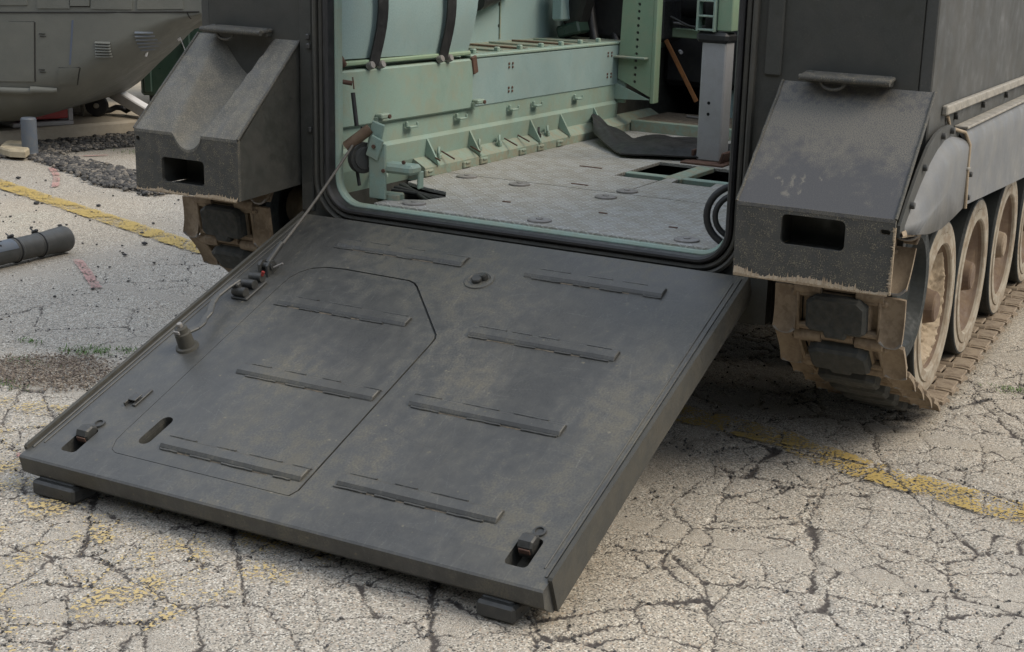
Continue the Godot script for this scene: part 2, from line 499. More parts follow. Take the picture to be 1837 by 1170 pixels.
func tread_plate() -> StandardMaterial3D:        # worn grey plate with a raised lozenge pattern
	var col := PackedByteArray(); col.resize(512 * 512 * 3)
	var hgt := PackedByteArray(); hgt.resize(512 * 512)
	for y in 512:
		for x in 512:
			var i := y * 512 + x
			var cx := x / 32; var cy := y / 32
			var u := (x % 32) / 16.0 - 1.0
			var v := (y % 32) / 16.0 - 1.0
			var odd := (cx + cy) % 2 == 1
			var a := (u + v) * 0.7071; var b := (u - v) * 0.7071
			if odd:
				var t := a; a = b; b = t
			var e := sqrt(a * a * 1.15 + b * b * 12.0)
			var h := clampf((1.0 - e) * 3.0, 0.0, 1.0)
			hgt[i] = int(200.0 * h) + noise_fine[i] / 6
			var lo := noise_low[i] / 255.0; var mi := noise_mid[i] / 255.0; var fi := noise_fine[i] / 255.0
			var d := clampf((lo * 0.6 + mi * 0.4 - 0.5) / 0.25 + 0.5, 0.0, 1.0)
			var g := (0.31 + 0.05 * fi + 0.20 * h * (0.6 + 0.6 * mi)) * lerpf(1.0, 0.84, d)
			col[i * 3] = int(255.0 * pow(g * 1.01, 1.0 / 2.2))
			col[i * 3 + 1] = int(255.0 * pow(g * lerpf(1.0, 0.97, d), 1.0 / 2.2))
			col[i * 3 + 2] = int(255.0 * pow(g * lerpf(0.95, 0.85, d), 1.0 / 2.2))
	var m := plain("floor", Color.WHITE, 0.7)
	m.albedo_texture = ImageTexture.create_from_image(Image.create_from_data(512, 512, false, Image.FORMAT_RGB8, col))
	m.heightmap_enabled = true
	m.heightmap_texture = ImageTexture.create_from_image(Image.create_from_data(512, 512, false, Image.FORMAT_L8, hgt))
	m.heightmap_scale = 0.35
	m.uv1_triplanar = true
	m.uv1_world_triplanar = true
	m.uv1_scale = Vector3.ONE / 0.42
	return m


# ---------------------------------------------------------------- the camera, the sky, the sun

func _ready() -> void:
	rng.seed = 20240
	var cam := Camera3D.new()
	cam.name = "camera"
	cam.transform = Transform3D(Basis(Vector3(0.90445, 0.04243, -0.42447), Vector3(-0.14098, 0.96887, -0.20353), Vector3(0.40261, 0.24392, 0.88227)).orthonormalized(), Vector3(2.064, 1.469, 3.698))
	cam.projection = Camera3D.PROJECTION_FRUSTUM
	cam.near = 0.05
	cam.far = 900.0
	cam.size = 0.05 * 1170.0 / 2439.0
	cam.frustum_offset = Vector2(-0.05 * 199.2 / 2439.0, -0.05 * 56.5 / 2439.0)
	cam.current = true
	add_child(cam)

	var env := Environment.new()
	var sky_mat := ProceduralSkyMaterial.new()
	sky_mat.sky_top_color = Color(0.83, 0.87, 0.93)
	sky_mat.sky_horizon_color = Color(0.72, 0.74, 0.76)
	sky_mat.sky_curve = 0.25
	sky_mat.ground_bottom_color = Color(0.40, 0.38, 0.35)
	sky_mat.ground_horizon_color = Color(0.55, 0.54, 0.52)
	sky_mat.sun_angle_max = 0.0
	var sky := Sky.new()
	sky.sky_material = sky_mat
	env.background_mode = Environment.BG_SKY
	env.sky = sky
	env.tonemap_mode = Environment.TONE_MAPPER_LINEAR
	env.tonemap_exposure = 1.6
	env.sdfgi_enabled = true
	env.ssao_enabled = true
	env.ssil_enabled = true
	var we := WorldEnvironment.new()
	we.name = "world_environment"
	we.environment = env
	add_child(we)

	var sun := DirectionalLight3D.new()
	sun.name = "sun"
	sun.light_color = Color(1.0, 0.96, 0.9)
	sun.light_energy = 0.52
	sun.light_angular_distance = 28.0
	sun.shadow_enabled = true
	add_child(sun)
	sun.look_at_from_position(Vector3(6.0, 6.5, -1.4), Vector3.ZERO, Vector3.UP)

	make_materials()
	make_ground()
	var carrier := thing("armored_carrier", "dark olive tracked armored personnel carrier with its rear ramp lowered", "armored vehicle")
	make_hull(carrier)
	make_rear_boxes(carrier)
	make_side(carrier)
	make_interior(carrier)
	make_running_gear(carrier)
	make_ramp(carrier)
	make_inside_things()
	make_background()
	make_behind_viewer()
	make_small_things()


# ---------------------------------------------------------------- the ground

func crack(x: float, z: float) -> float:      # 0 on whole pavement, 1 inside a crack
	var w := 0.55 + 0.45 * wander.get_noise_2d(x * 160.0, z * 160.0)
	var zone := smoothstep(-2.1, -0.5, x + 0.55 * z)
	if z < -1.5: zone *= 0.5
	var a := crack_a.get_noise_2d(x * 400.0, z * 400.0) + 1.0
	var b := crack_b.get_noise_2d(x * 400.0, z * 400.0) + 1.0
	var ragged := 0.7 + 0.7 * absf(lumps.get_noise_2d(x * 400.0, z * 400.0))
	var ka := 1.0 - a / (0.047 * clampf(w * 1.3 - 0.1, 0.32, 0.78) * ragged * (0.5 + 0.5 * zone))
	var kb := 1.0 - b / (0.068 * clampf(w * 1.3 - 0.15, 0.36, 0.80) * ragged * maxf(zone, 0.22))
	return clampf(maxf(ka, kb) * 1.6, 0.0, 1.0)


func make_ground() -> void:
	crack_a.seed = 5; crack_a.noise_type = FastNoiseLite.TYPE_CELLULAR
	crack_a.cellular_return_type = FastNoiseLite.RETURN_DISTANCE2_SUB
	crack_a.frequency = 2.9 / 400.0
	crack_a.fractal_type = FastNoiseLite.FRACTAL_NONE
	crack_a.domain_warp_enabled = true; crack_a.domain_warp_amplitude = 26.0; crack_a.domain_warp_frequency = 0.016
	crack_a.domain_warp_fractal_octaves = 3
	crack_b.seed = 91; crack_b.noise_type = FastNoiseLite.TYPE_CELLULAR
	crack_b.cellular_return_type = FastNoiseLite.RETURN_DISTANCE2_SUB
	crack_b.frequency = 6.6 / 400.0
	crack_b.fractal_type = FastNoiseLite.FRACTAL_NONE
	crack_b.domain_warp_enabled = true; crack_b.domain_warp_amplitude = 20.0; crack_b.domain_warp_frequency = 0.02
	crack_b.domain_warp_fractal_octaves = 3
	wander.seed = 8; wander.frequency = 0.012
	lumps.seed = 17; lumps.frequency = 0.12

	# aggregate: small stones of many tones in a grey binder, one square tile
	var stones := FastNoiseLite.new()
	stones.seed = 3; stones.noise_type = FastNoiseLite.TYPE_CELLULAR
	stones.cellular_return_type = FastNoiseLite.RETURN_CELL_VALUE
	stones.frequency = 0.30; stones.fractal_type = FastNoiseLite.FRACTAL_NONE
	var tone := stones.get_seamless_image(1024, 1024, false, false, 0.1, false).get_data()
	stones.cellular_return_type = FastNoiseLite.RETURN_DISTANCE
	var dist := stones.get_seamless_image(1024, 1024, false, false, 0.1, true).get_data()
	var col := PackedByteArray(); col.resize(1024 * 1024 * 3)
	var hgt := PackedByteArray(); hgt.resize(1024 * 1024)
	var pal := []
	for i in 256:
		var t := fposmod(i * 0.618 * 3.7, 1.0)
		var c := Color(0.40, 0.368, 0.318)
		if t < 0.11: c = Color(0.13, 0.122, 0.112)
		elif t < 0.30: c = Color(0.275, 0.255, 0.222)
		elif t < 0.54: c = Color(0.46, 0.418, 0.35)
		elif t < 0.65: c = Color(0.66, 0.63, 0.56)
		elif t < 0.71: c = Color(0.41, 0.325, 0.245)
		pal.append([int(255 * pow(c.r, 1 / 2.2)), int(255 * pow(c.g, 1 / 2.2)), int(255 * pow(c.b, 1 / 2.2))])
	for i in 1024 * 1024:
		var p: Array = pal[tone[i]]
		var d := 255 - dist[i]
		col[i * 3] = p[0]; col[i * 3 + 1] = p[1]; col[i * 3 + 2] = p[2]
		hgt[i] = (d + tone[i]) / 2
	var agg := ImageTexture.create_from_image(Image.create_from_data(1024, 1024, false, Image.FORMAT_RGB8, col))
	var agg_h := ImageTexture.create_from_image(Image.create_from_data(1024, 1024, false, Image.FORMAT_L8, hgt))
	var m := plain("pavement", Color.WHITE, 0.92, 0.0, 0.35)
	m.albedo_texture = agg
	m.heightmap_enabled = true; m.heightmap_texture = agg_h; m.heightmap_scale = 0.12
	m.uv1_scale = Vector3(1 / 1.1, 1 / 1.1, 1)
	m.vertex_color_use_as_albedo = true
	# the cracks' dark filling, laid over the aggregate where the cracks run
	var x0 := -2.5; var z0 := -1.9; var wx := 4.9; var wz := 4.1
	var tw := 1960; var th := 1640
	var over := PackedByteArray(); over.resize(tw * th * 4)
	for j in th:
		var z := z0 + wz * (j + 0.5) / th
		for i in tw:
			var x := x0 + wx * (i + 0.5) / tw
			if x < 0.75 and x > -0.7 and z < 1.15 and z > -1.0 and x + z < 1.4 and z - x < 1.6: continue  # under the ramp
			var k := crack(x, z)
			if k > 0.0:
				var o := (j * tw + i) * 4
				over[o] = 66; over[o + 1] = 61; over[o + 2] = 59; over[o + 3] = int(240.0 * k)
	m.detail_enabled = true
	m.detail_blend_mode = BaseMaterial3D.BLEND_MODE_MIX
	m.detail_uv_layer = BaseMaterial3D.DETAIL_UV_2
	m.detail_albedo = ImageTexture.create_from_image(Image.create_from_data(tw, th, false, Image.FORMAT_RGBA8, over))
	M["pavement"] = m
	var far := m.duplicate() as StandardMaterial3D
	far.detail_enabled = false
	far.resource_name = "pavement_plain"

	var xs := steps(x0 + 0.05, x0 + wx - 0.05, 0.014, 400.0)
	var zs := steps(z0 + 0.05, z0 + wz - 0.05, 0.014, 400.0)
	var verts := PackedVector3Array(); var uv := PackedVector2Array(); var uv2 := PackedVector2Array(); var cols := PackedColorArray()
	for z in zs:
		for x in xs:
			var y := 0.0
			var near: bool = absf(x) < 12.0 and absf(z) < 12.0
			if near:
				y = 0.0035 * wander.get_noise_2d(x * 45.0 + 900.0, z * 45.0)
				if x > x0 + 0.05 and x < x0 + wx - 0.05 and z > z0 + 0.05 and z < z0 + wz - 0.05: y -= 0.007 * crack(x, z)
			verts.append(Vector3(x, y - 0.004, z))
			uv.append(Vector2(x, z))
			uv2.append(Vector2((x - x0) / wx, (z - z0) / wz))
			var t: float = wander.get_noise_2d(x * 90.0, z * 90.0 + 300.0) if near else 0.0
			var t2: float = wander.get_noise_2d(x * 30.0 + 70.0, z * 30.0 - 800.0) if near else 0.0
			var v := 0.93 + 0.10 * t + 0.08 * t2
			var brown := clampf(t2 * 1.6, 0.0, 0.5)
			cols.append(Color(v, v * (1.0 - 0.06 * brown), v * (1.0 - 0.16 * brown)))
	var n := xs.size()
	var inner := PackedInt32Array(); var outer := PackedInt32Array()
	for j in zs.size() - 1:
		for i in n - 1:
			var a := j * n + i
			var inside: bool = xs[i] >= x0 + 0.04 and xs[i + 1] <= x0 + wx - 0.04 and zs[j] >= z0 + 0.04 and zs[j + 1] <= z0 + wz - 0.04
			var q := [a, a + 1, a + n + 1, a, a + n + 1, a + n]
			if inside: inner.append_array(q)
			else: outer.append_array(q)
	var am := ArrayMesh.new()
	for ids in [inner, outer]:
		var s := SurfaceTool.new()
		var arr := []; arr.resize(Mesh.ARRAY_MAX)
		arr[Mesh.ARRAY_VERTEX] = verts; arr[Mesh.ARRAY_TEX_UV] = uv; arr[Mesh.ARRAY_TEX_UV2] = uv2; arr[Mesh.ARRAY_COLOR] = cols; arr[Mesh.ARRAY_INDEX] = ids
		s.create_from_arrays(arr)
		s.generate_normals()
		s.commit(am)
	am.surface_set_material(0, m)
	am.surface_set_material(1, far)
	var g := MeshInstance3D.new()
	g.name = "ground"
	g.mesh = am
	add_child(g)
	tag(g, "cracked worn pale asphalt pavement under the vehicle", "pavement", "", "structure")


func steps(a: float, b: float, fine: float, reach: float) -> PackedFloat64Array:
	var mid := PackedFloat64Array()
	var n := int(ceil((b - a) / fine))
	for i in n + 1: mid.append(a + (b - a) * i / n)
	var out := PackedFloat64Array()
	var s := fine * 2.0; var v := a
	var left := []
	while v > -reach:
		v -= s; s = s * 1.35
		if s < 0.2 and v > -7: s = minf(s, 0.1)
		left.push_front(v)
	for q in left: out.append(q)
	out.append_array(mid)
	s = fine * 2.0; v = b
	while v < reach:
		v += s; s = s * 1.35
		out.append(v)
	return out


# ---------------------------------------------------------------- the carrier

func opening(grow := 0.0) -> PackedVector2Array:
	return round_rect(-0.752 - grow, 0.566 - grow, 0.736 + grow, 1.72 + grow, 0.125 + grow, 9)


func make_hull(c: Node3D) -> void:
	# rear plate with the rounded doorway
	var outline := PackedVector2Array([Vector2(-1.226, 0.66), Vector2(-0.84, 0.66), Vector2(-0.84, 0.42), Vector2(0.84, 0.42), Vector2(0.84, 0.66), Vector2(1.226, 0.66), Vector2(1.226, 1.86), Vector2(-1.226, 1.86)])
	done("rear_plate", c, M.olive_shaded, carved(outline, [opening(-0.012)], 0.045, Transform3D()))
	for s: float in [-1.0, 1.0]:      # raised strips beside the doorway
		begin()
		box(Vector3(s * 0.812, 1.2 if s < 0 else 1.50, 0.004), Vector3(0.05, 1.26 if s < 0 else 0.70, 0.014), 0.004)
		done("raised_strip", c, M.olive_shaded)
	for p in [Vector2(-0.797, 1.155), Vector2(-0.795, 1.125), Vector2(-0.793, 0.85)]:
		begin()
		box(Vector3(p.x, p.y, 0.017), Vector3(0.014, 0.02, 0.014), 0.004)
		done("door_stop", c, M.dark_steel)
	# outer ridge, groove and rubber seal round the doorway
	begin()
	ring_sweep(opening(), [Vector2(0.028, 0.0), Vector2(0.026, 0.018), Vector2(0.018, 0.022), Vector2(0.012, 0.018), Vector2(0.010, 0.0)])
	done("doorway_ridge", c, M.ramp_edge)
	begin()
	ring_sweep(opening(), [Vector2(0.006, 0.0), Vector2(0.005, 0.012), Vector2(0.0, 0.016), Vector2(-0.008, 0.012), Vector2(-0.012, 0.0)])
	done("doorway_ridge", c, M.ramp_edge)
	begin()
	ring_sweep(opening(), [Vector2(-0.012, -0.02), Vector2(-0.014, 0.014), Vector2(-0.020, 0.022), Vector2(-0.027, 0.022), Vector2(-0.033, 0.013), Vector2(-0.034, -0.02)])
	done("door_seal", c, M.black_rubber)
	begin()
	ring_sweep(opening(), [Vector2(-0.012, -0.045), Vector2(-0.034, -0.02), Vector2(-0.037, -0.020), Vector2(-0.044, -0.026), Vector2(-0.046, -0.034), Vector2(-0.044, -0.05), Vector2(-0.012, -0.05)])
	done("doorway_frame", c, M.green)
	# sides, roof with the open cargo hatch, enlarged to light the inside, front, belly
	for s: float in [-1.0, 1.0]:
		begin()
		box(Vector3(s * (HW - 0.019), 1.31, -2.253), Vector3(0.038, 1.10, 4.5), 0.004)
		done("side_plate", c, M.olive_lit)
		begin()
		box(Vector3(s * 1.222, 1.40, -1.75), Vector3(0.012, 0.74, 3.4), 0.0)
		done("inner_side_wall", c, M.green_blue)
		begin()
		box(Vector3(s * 1.02, 1.014, -1.75), Vector3(0.40, 0.05, 3.4), 0.0)
		done("sponson_floor", c, M.green_dirty)
		begin()
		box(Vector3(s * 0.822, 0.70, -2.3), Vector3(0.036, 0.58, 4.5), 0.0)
		done("lower_side_plate", c, M.olive_shaded)
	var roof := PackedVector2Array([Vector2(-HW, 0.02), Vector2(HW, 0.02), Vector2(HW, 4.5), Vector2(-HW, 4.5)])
	done("roof", c, M.olive_lit, carved(roof, [round_rect(-0.90, 0.40, 0.90, 2.6, 0.1)], 0.04, Transform3D(Basis(Vector3.RIGHT, Vector3.FORWARD, Vector3.UP), Vector3(0, 1.9, 0))))
	begin()
	box(Vector3(0, 0.43, -2.27), Vector3(1.6, 0.04, 4.5), 0.0)
	done("belly_plate", c, M.olive_shaded)
	begin()
	box(Vector3(0, 1.15, -4.52), Vector3(2.4, 1.45, 0.05), 0.0)
	done("front_plate", c, M.olive_shaded)
	# hinge bosses that carry the ramp
	for x in [-0.70, -0.25, 0.25, 0.70]:
		begin()
		tube([Vector3(x - 0.07, 0.515, 0.055), Vector3(x + 0.07, 0.515, 0.055)], 0.03, 12)
		box(Vector3(x, 0.505, 0.02), Vector3(0.13, 0.05, 0.05), 0.004)
		done("ramp_hinge", c, M.dark_steel)


func make_rear_boxes(c: Node3D) -> void:
	# the two wedge-shaped boxes that stand out behind the hull above the tracks
	var yft := 0.840; var yfb := 0.642; var yst := 1.139; var bf := 0.318
	for s: float in [-1.0, 1.0]:
		var b := node("rear_box", c)
		var xi := 0.844 * s; var xo := 1.274 * s
		var face := PackedVector2Array([Vector2(minf(xi, xo), yfb), Vector2(maxf(xi, xo), yfb), Vector2(maxf(xi, xo), yft), Vector2(minf(xi, xo), yft)])
		var window := round_rect(0.970, 0.739, 1.145, 0.820, 0.016) if s > 0 else round_rect(-1.162, 0.675, -0.984, 0.757, 0.014)
		var holes := [window]
		if s > 0: holes.append(round_rect(1.236, 0.797, 1.263, 0.811, 0.006))
		else: holes.append(round_rect(-1.268, 0.800, -1.252, 0.815, 0.005))
		if s < 0:      # the notch where the trough runs out
			var notched := PackedVector2Array([Vector2(-1.274, yfb), Vector2(-0.844, yfb), Vector2(-0.844, yft), Vector2(-0.975, yft), Vector2(-0.990, 0.833), Vector2(-0.996, 0.815)])
			for k in 9:
				var a := deg_to_rad(-20.0 - 140.0 * k / 8.0)
				notched.append(Vector2(-1.048 + 0.051 * cos(a), 0.826 + 0.036 * sin(a)))
			notched.append_array([Vector2(-1.101, 0.82), Vector2(-1.107, 0.835), Vector2(-1.125, yft), Vector2(-1.274, yft)])
			face = notched
		done("front_face", b, M.olive_box, carved(face, holes, 0.012, Transform3D(Basis(), Vector3(0, 0, bf))))
		# two cheeks
		for x in ([xi, xo] if s < 0 else [xi]):
			var outward: float = (1.0 if x == xo else -1.0) * s
			var pts := PackedVector2Array([Vector2(0.0, yfb + 0.015), Vector2(bf - 0.012, yfb), Vector2(bf - 0.012, yft - 0.008), Vector2(0.0, yst)])
			begin()
			prism(pts, Transform3D(Basis(Vector3.BACK, Vector3.UP, Vector3.LEFT), Vector3(x - (0.012 if outward > 0 else 0.0) + 0.012, 0, 0)), 0.012)
			done("cheek", b, M.olive_shaded)
		# the recess behind the window
		begin()
		var w0 := window[0]
		var cx := (0.970 + 1.145) / 2.0 if s > 0 else (-1.162 - 0.984) / 2.0
		var cy := 0.779 if s > 0 else 0.716
		for q in [[-0.10, 0.0, 0.005, 0.10], [0.10, 0.0, 0.005, 0.10], [0.0, -0.055, 0.20, 0.005], [0.0, 0.055, 0.20, 0.005]]:
			box(Vector3(cx + q[0], cy + q[1], bf - 0.07), Vector3(q[2], q[3], 0.112), 0.0)
		box(Vector3(cx, cy, bf - 0.13), Vector3(0.21, 0.12, 0.006), 0.0)
		done("window_recess", b, M.olive_shaded)
		# the sloping top
		var lo := minf(xi, xo); var hi := maxf(xi, xo)
		var top := func(u: float, v: float) -> Vector3:
			var x := lerpf(lo, hi, u)
			var z := lerpf(bf + 0.001, 0.0, v)
			var y := lerpf(yft, yst, v)
			if s < 0:
				var d := lerpf(0.050, 0.140, v)
				var xc := lerpf(-1.050, -1.025, v)
				var k := (x - xc) / (lerpf(0.058, 0.075, v) if x > xc else lerpf(0.058, 0.165, v))
				if absf(k) < 1.0:
					y -= d * (pow(1.0 - k * k, 0.62) if k > 0.0 else lerpf(pow(1.0 - k * k, 0.8), pow(1.0 - k * k, 1.6), v))
			return Vector3(x, y, z)
		begin()
		sheet(64 if s < 0 else 8, 24 if s < 0 else 8, top, Vector3(0, 0.010, 0))
		var cover := done("sloped_cover", b, M.olive_dusty if s < 0 else wiped_cover())
		if s > 0: cover.set_meta("label", "sloped cover with pale dust above a wiped bluish lower half")
		else: cover.set_meta("label", "sloped cover with a widening trough down its middle")
		# weld beads along the edges of the cover
		begin()
		var bead := []
		for k in 25: bead.append(Vector3(xi + rng.randf_range(-0.001, 0.001), lerpf(yft, yst, k / 24.0), lerpf(bf, 0.0, k / 24.0)))
		tube(bead, 0.005, 6)
		done("weld_bead", b, M.olive_box)
		begin()
		bead = []
		for k in 25: bead.append(Vector3(xo, lerpf(yft, yst, k / 24.0), lerpf(bf, 0.0, k / 24.0)))
		tube(bead, 0.005, 6)
		done("weld_bead", b, M.olive_box)
		# plate and grab ring above the box
		var p := node("folded_step", c)
		var px := 1.038 if s > 0 else -1.078
		begin()
		box(Vector3(px, 1.163, 0.034), Vector3(0.255, 0.012, 0.066), 0.004, Basis(Vector3.RIGHT, 0.12))
		tube([Vector3(px - 0.127, 1.158, 0.066), Vector3(px + 0.127, 1.158, 0.066)], 0.009, 10)
		done("step_plate", p, M.olive_box)
		begin()
		var arc := []
		for k in 11:
			var a := PI * k / 10.0
			arc.append(Vector3(px - 0.035 - 0.034 * cos(a), 1.150 - 0.022 * sin(a), 0.052))
		tube(arc, 0.005, 8)
		done("grab_ring", p, M.olive_box)
		for k in [-0.11, 0.11]:
			begin()
			box(Vector3(px + k, 1.158, 0.012), Vector3(0.025, 0.03, 0.03), 0.004)
			done("step_hinge", p, M.olive_shaded)
		# mud caked along the bottom edge
		mud_fringe(b, Vector3(lo + 0.003, yfb, bf), Vector3(hi - 0.003, yfb, bf), Vector3.BACK, 0.018 if s < 0 else 0.026, 31 if s < 0 else 47)
		if s > 0:
			mud_fringe(b, Vector3(xo, yft - 0.02, bf), Vector3(xo, yfb, bf), Vector3.BACK, 0.016, 59, Vector3.LEFT)


func mud_fringe(parent: Node, a: Vector3, b: Vector3, out: Vector3, h: float, seed_: int, up := Vector3.UP) -> void:
	var r := RandomNumberGenerator.new(); r.seed = seed_
	var n := int(a.distance_to(b) / 0.0022)
	var hs := []
	for i in n + 1:
		var broad := 0.55 + 0.9 * wander.get_noise_2d(i * 1.1 + seed_ * 50.0, 4.0)
		hs.append(clampf(h * (broad * 0.9 + (r.randf() ** 6) * 0.55), 0.002, h * 1.8))
	begin()
	var f := func(u: float, v: float) -> Vector3:
		var i := clampi(int(round(u * n)), 0, n)
		var p := a.lerp(b, u)
		var t: float = [0.0, 0.0, 0.35, 0.8, 1.0][int(round(v * 4))]
		var thick: float = [0.0, 0.006, 0.0075, 0.003, 0.0004][int(round(v * 4))]
		thick *= 0.75 + 0.5 * absf(lumps.get_noise_2d(i * 3.0, v * 40.0 + seed_))
		return p + up * (hs[i] * t - 0.004) + out * thick
	grid(n, 4, f, false)
	done("caked_mud", parent, M.mud)


func wiped_cover() -> StandardMaterial3D:
	# dust with grain over the whole slope, rubbed off along a ragged outline on its lower half, with a few pale splashes
	var w := 512; var h := 512
	var d := PackedByteArray(); d.resize(w * h * 3)
	var splash := [[0.30, 0.20, 0.020, 0.06], [0.36, 0.22, 0.018, 0.05], [0.29, 0.10, 0.028, 0.03], [0.37, 0.12, 0.02, 0.025], [0.24, 0.18, 0.012, 0.03], [0.47, 0.24, 0.01, 0.02], [0.20, 0.21, 0.02, 0.012]]
	for j in h:
		for i in w:
			var k := j * w + i
			var u := float(i) / w; var v := 1.0 - float(j) / h
			var lo := noise_low[k] / 255.0; var mi := noise_mid[k] / 255.0
			var fi := noise_fine[k] / 255.0
			var rim := 0.42 + (lo - 0.5) * 0.5 + (mi - 0.5) * 0.25 - 0.12 * absf(u - 0.55)
			var dust := clampf((v - rim) / 0.34 + 0.5, 0.0, 1.0)
			if v > 0.82: dust *= clampf(0.55 + (mi - 0.4) * 2.0, 0.3, 1.0)
			dust = clampf(dust * 0.62 + (fi - 0.5) * 2.2 * (0.25 + dust) + 0.10, 0.0, 1.25)
			var c := Color(0.058, 0.060, 0.067).lerp(Color(0.170, 0.156, 0.125), dust * 0.85)
			c = c.lerp(Color(0.09, 0.09, 0.09), clampf((fi - 0.7) * 3.0, 0.0, 0.5))
			for q in splash:
				var e := pow((u - q[0] + (mi - 0.5) * 0.05) / q[2], 2.0) + pow((v - q[1] + (fi - 0.5) * 0.03) / q[3], 2.0)
				if e < 1.0: c = c.lerp(Color(0.22, 0.20, 0.16), clampf((1.0 - e) * (0.1 + fi), 0.0, 0.6))
			d[k * 3] = int(255 * pow(c.r, 1 / 2.2)); d[k * 3 + 1] = int(255 * pow(c.g, 1 / 2.2)); d[k * 3 + 2] = int(255 * pow(c.b, 1 / 2.2))
	var m := plain("wiped_cover", Color.WHITE, 0.75)
	m.albedo_texture = ImageTexture.create_from_image(Image.create_from_data(w, h, false, Image.FORMAT_RGB8, d))
	m.uv1_triplanar = true; m.uv1_world_triplanar = true
	m.uv1_triplanar_sharpness = 8.0
	# looked up from behind: x from 0.844 to 1.274, y from 0.84 to 1.139
	m.uv1_scale = Vector3(1 / 0.43, 1 / 0.30, 1 / 0.318)
	m.uv1_offset = Vector3(-0.844 / 0.43, -0.84 / 0.30, 0.0)
	return m


func make_side(c: Node3D) -> void:
	# the right side: rail, rubber skirt, rear fender
	begin()
	box(Vector3(HW + 0.009, 1.077, -2.15), Vector3(0.018, 0.028, 4.0), 0.004)
	done("skirt_rail", c, M.rail_dust)
	for i in 7:
		begin()
		bolt(Vector3(HW + 0.001, 1.045, -0.34 - 0.42 * i), Vector3.RIGHT, 0.011, 0.012)
		done("rail_bolt", c, M.dark_steel)
	begin()
	var prof := [Vector2(HW, 1.010), Vector2(1.292, 1.004), Vector2(1.305, 0.985), Vector2(1.312, 0.95), Vector2(1.312, 0.88), Vector2(1.314, 0.80), Vector2(1.316, 0.0)]
	var skirt := func(u: float, v: float) -> Vector3:
		var z := lerpf(-0.345, -4.3, u)
		var low := lerpf(0.782, 0.715, clampf((-z - 0.345) / 1.25, 0.0, 1.0))
		var k := int(round(v * 6))
		var p: Vector2 = prof[k]
		var y := p.y if k < 6 else low
		if k == 5: y = lerpf(0.88, low, 0.5)
		return Vector3(p.x + 0.0015 * wander.get_noise_2d(z * 300.0, y * 300.0), y, z)
	sheet(60, 6, skirt, Vector3(0.012, 0.004, 0))
	done("rubber_skirt", c, M.skirt)
	begin()      # pale worn lip along the top and the rear end of the skirt
	box(Vector3(1.285, 1.012, -2.30), Vector3(0.042, 0.008, 3.9), 0.002)
	done("skirt_lip", c, M.rail_dust)
	begin()
	tube([Vector3(1.270, 1.055, -0.215), Vector3(1.272, 1.02, -0.25), Vector3(1.300, 1.0, -0.34), Vector3(1.316, 0.965, -0.345), Vector3(1.318, 0.88, -0.344), Vector3(1.322, 0.776, -0.343)], 0.0055, 8)
	done("skirt_end_bead", c, M.mud)
	begin()
	box(Vector3(1.318, 0.895, -0.343), Vector3(0.012, 0.010, 0.03), 0.003)
	done("skirt_clip", c, M.rail_dust)
	# fender
	var f := node("rear_fender", c)
	var out := PackedVector2Array([Vector2(0.300, 0.790), Vector2(0.302, 0.822), Vector2(0.24, 0.878), Vector2(0.15, 0.945), Vector2(0.06, 1.000), Vector2(-0.02, 1.024), Vector2(-0.10, 1.034), Vector2(-0.20, 1.034), Vector2(-0.338, 1.006), Vector2(-0.338, 0.775), Vector2(-0.20, 0.760), Vector2(-0.05, 0.752), Vector2(0.12, 0.764)])
	begin()
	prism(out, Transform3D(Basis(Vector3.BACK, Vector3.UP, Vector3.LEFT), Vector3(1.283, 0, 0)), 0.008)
	done("fender_flange", f, M.olive_lit)
	var inn := PackedVector2Array([Vector2(0.255, 0.792), Vector2(0.250, 0.815), Vector2(0.20, 0.850), Vector2(0.11, 0.905), Vector2(0.02, 0.950), Vector2(-0.06, 0.978), Vector2(-0.14, 0.995), Vector2(-0.22, 0.998), Vector2(-0.336, 0.985), Vector2(-0.336, 0.778), Vector2(-0.20, 0.763), Vector2(-0.05, 0.756), Vector2(0.10, 0.767)])
	begin()
	var rings := []
	var mid := Vector2(-0.10, 0.85)
	for lv in [[0.0, 1.283], [0.06, 1.296], [0.14, 1.306], [0.26, 1.313], [0.42, 1.317]]:
		var ring := []
		for q in inn:
			var w: Vector2 = q
			var shrink: float = lv[0] if q.y > 0.80 else lv[0] * 0.12
			if q.x < -0.3: shrink = lv[0] * (0.5 if q.y > 0.9 else 0.0)
			w = Vector2(lerpf(q.x, mid.x, shrink * (1.0 if q.x > -0.3 else 0.0)), lerpf(q.y, mid.y, shrink))
			ring.append(Vector3(lv[1], w.y, w.x))
		rings.append(ring)
	st.set_smooth_group(6)
	for k in rings.size() - 1:
		for i in inn.size():
			var j := (i + 1) % inn.size()
			quad_out(rings[k][i], rings[k][j], rings[k + 1][j], rings[k + 1][i], Vector3(1.2, 0.86, -0.1))
	var last: Array = rings[-1]
	for i in last.size():
		tri_out(last[i], last[(i + 1) % last.size()], Vector3(1.318, 0.86, -0.10), Vector3(1.2, 0.86, -0.1))
	st.set_smooth_group(-1)
	done("fender_bulge", f, M.skirt)
	for q in [Vector2(0.10, 0.948), Vector2(-0.10, 1.012), Vector2(0.21, 0.862), Vector2(-0.215, 1.016)]:
		begin()
		bolt(Vector3(1.283, q.y, q.x), Vector3.RIGHT, 0.010, 0.012)
		done("fender_bolt", f, M.dark_steel)
	for y in [0.87, 0.80]:
		begin()
		bolt(Vector3(1.313, y, -0.40), Vector3.RIGHT, 0.009, 0.01)
		done("skirt_bolt", c, M.dark_steel)
	mud_fringe(f, Vector3(1.286, 0.772, 0.12), Vector3(1.286, 0.796, 0.302), Vector3.RIGHT, 0.020, 71)


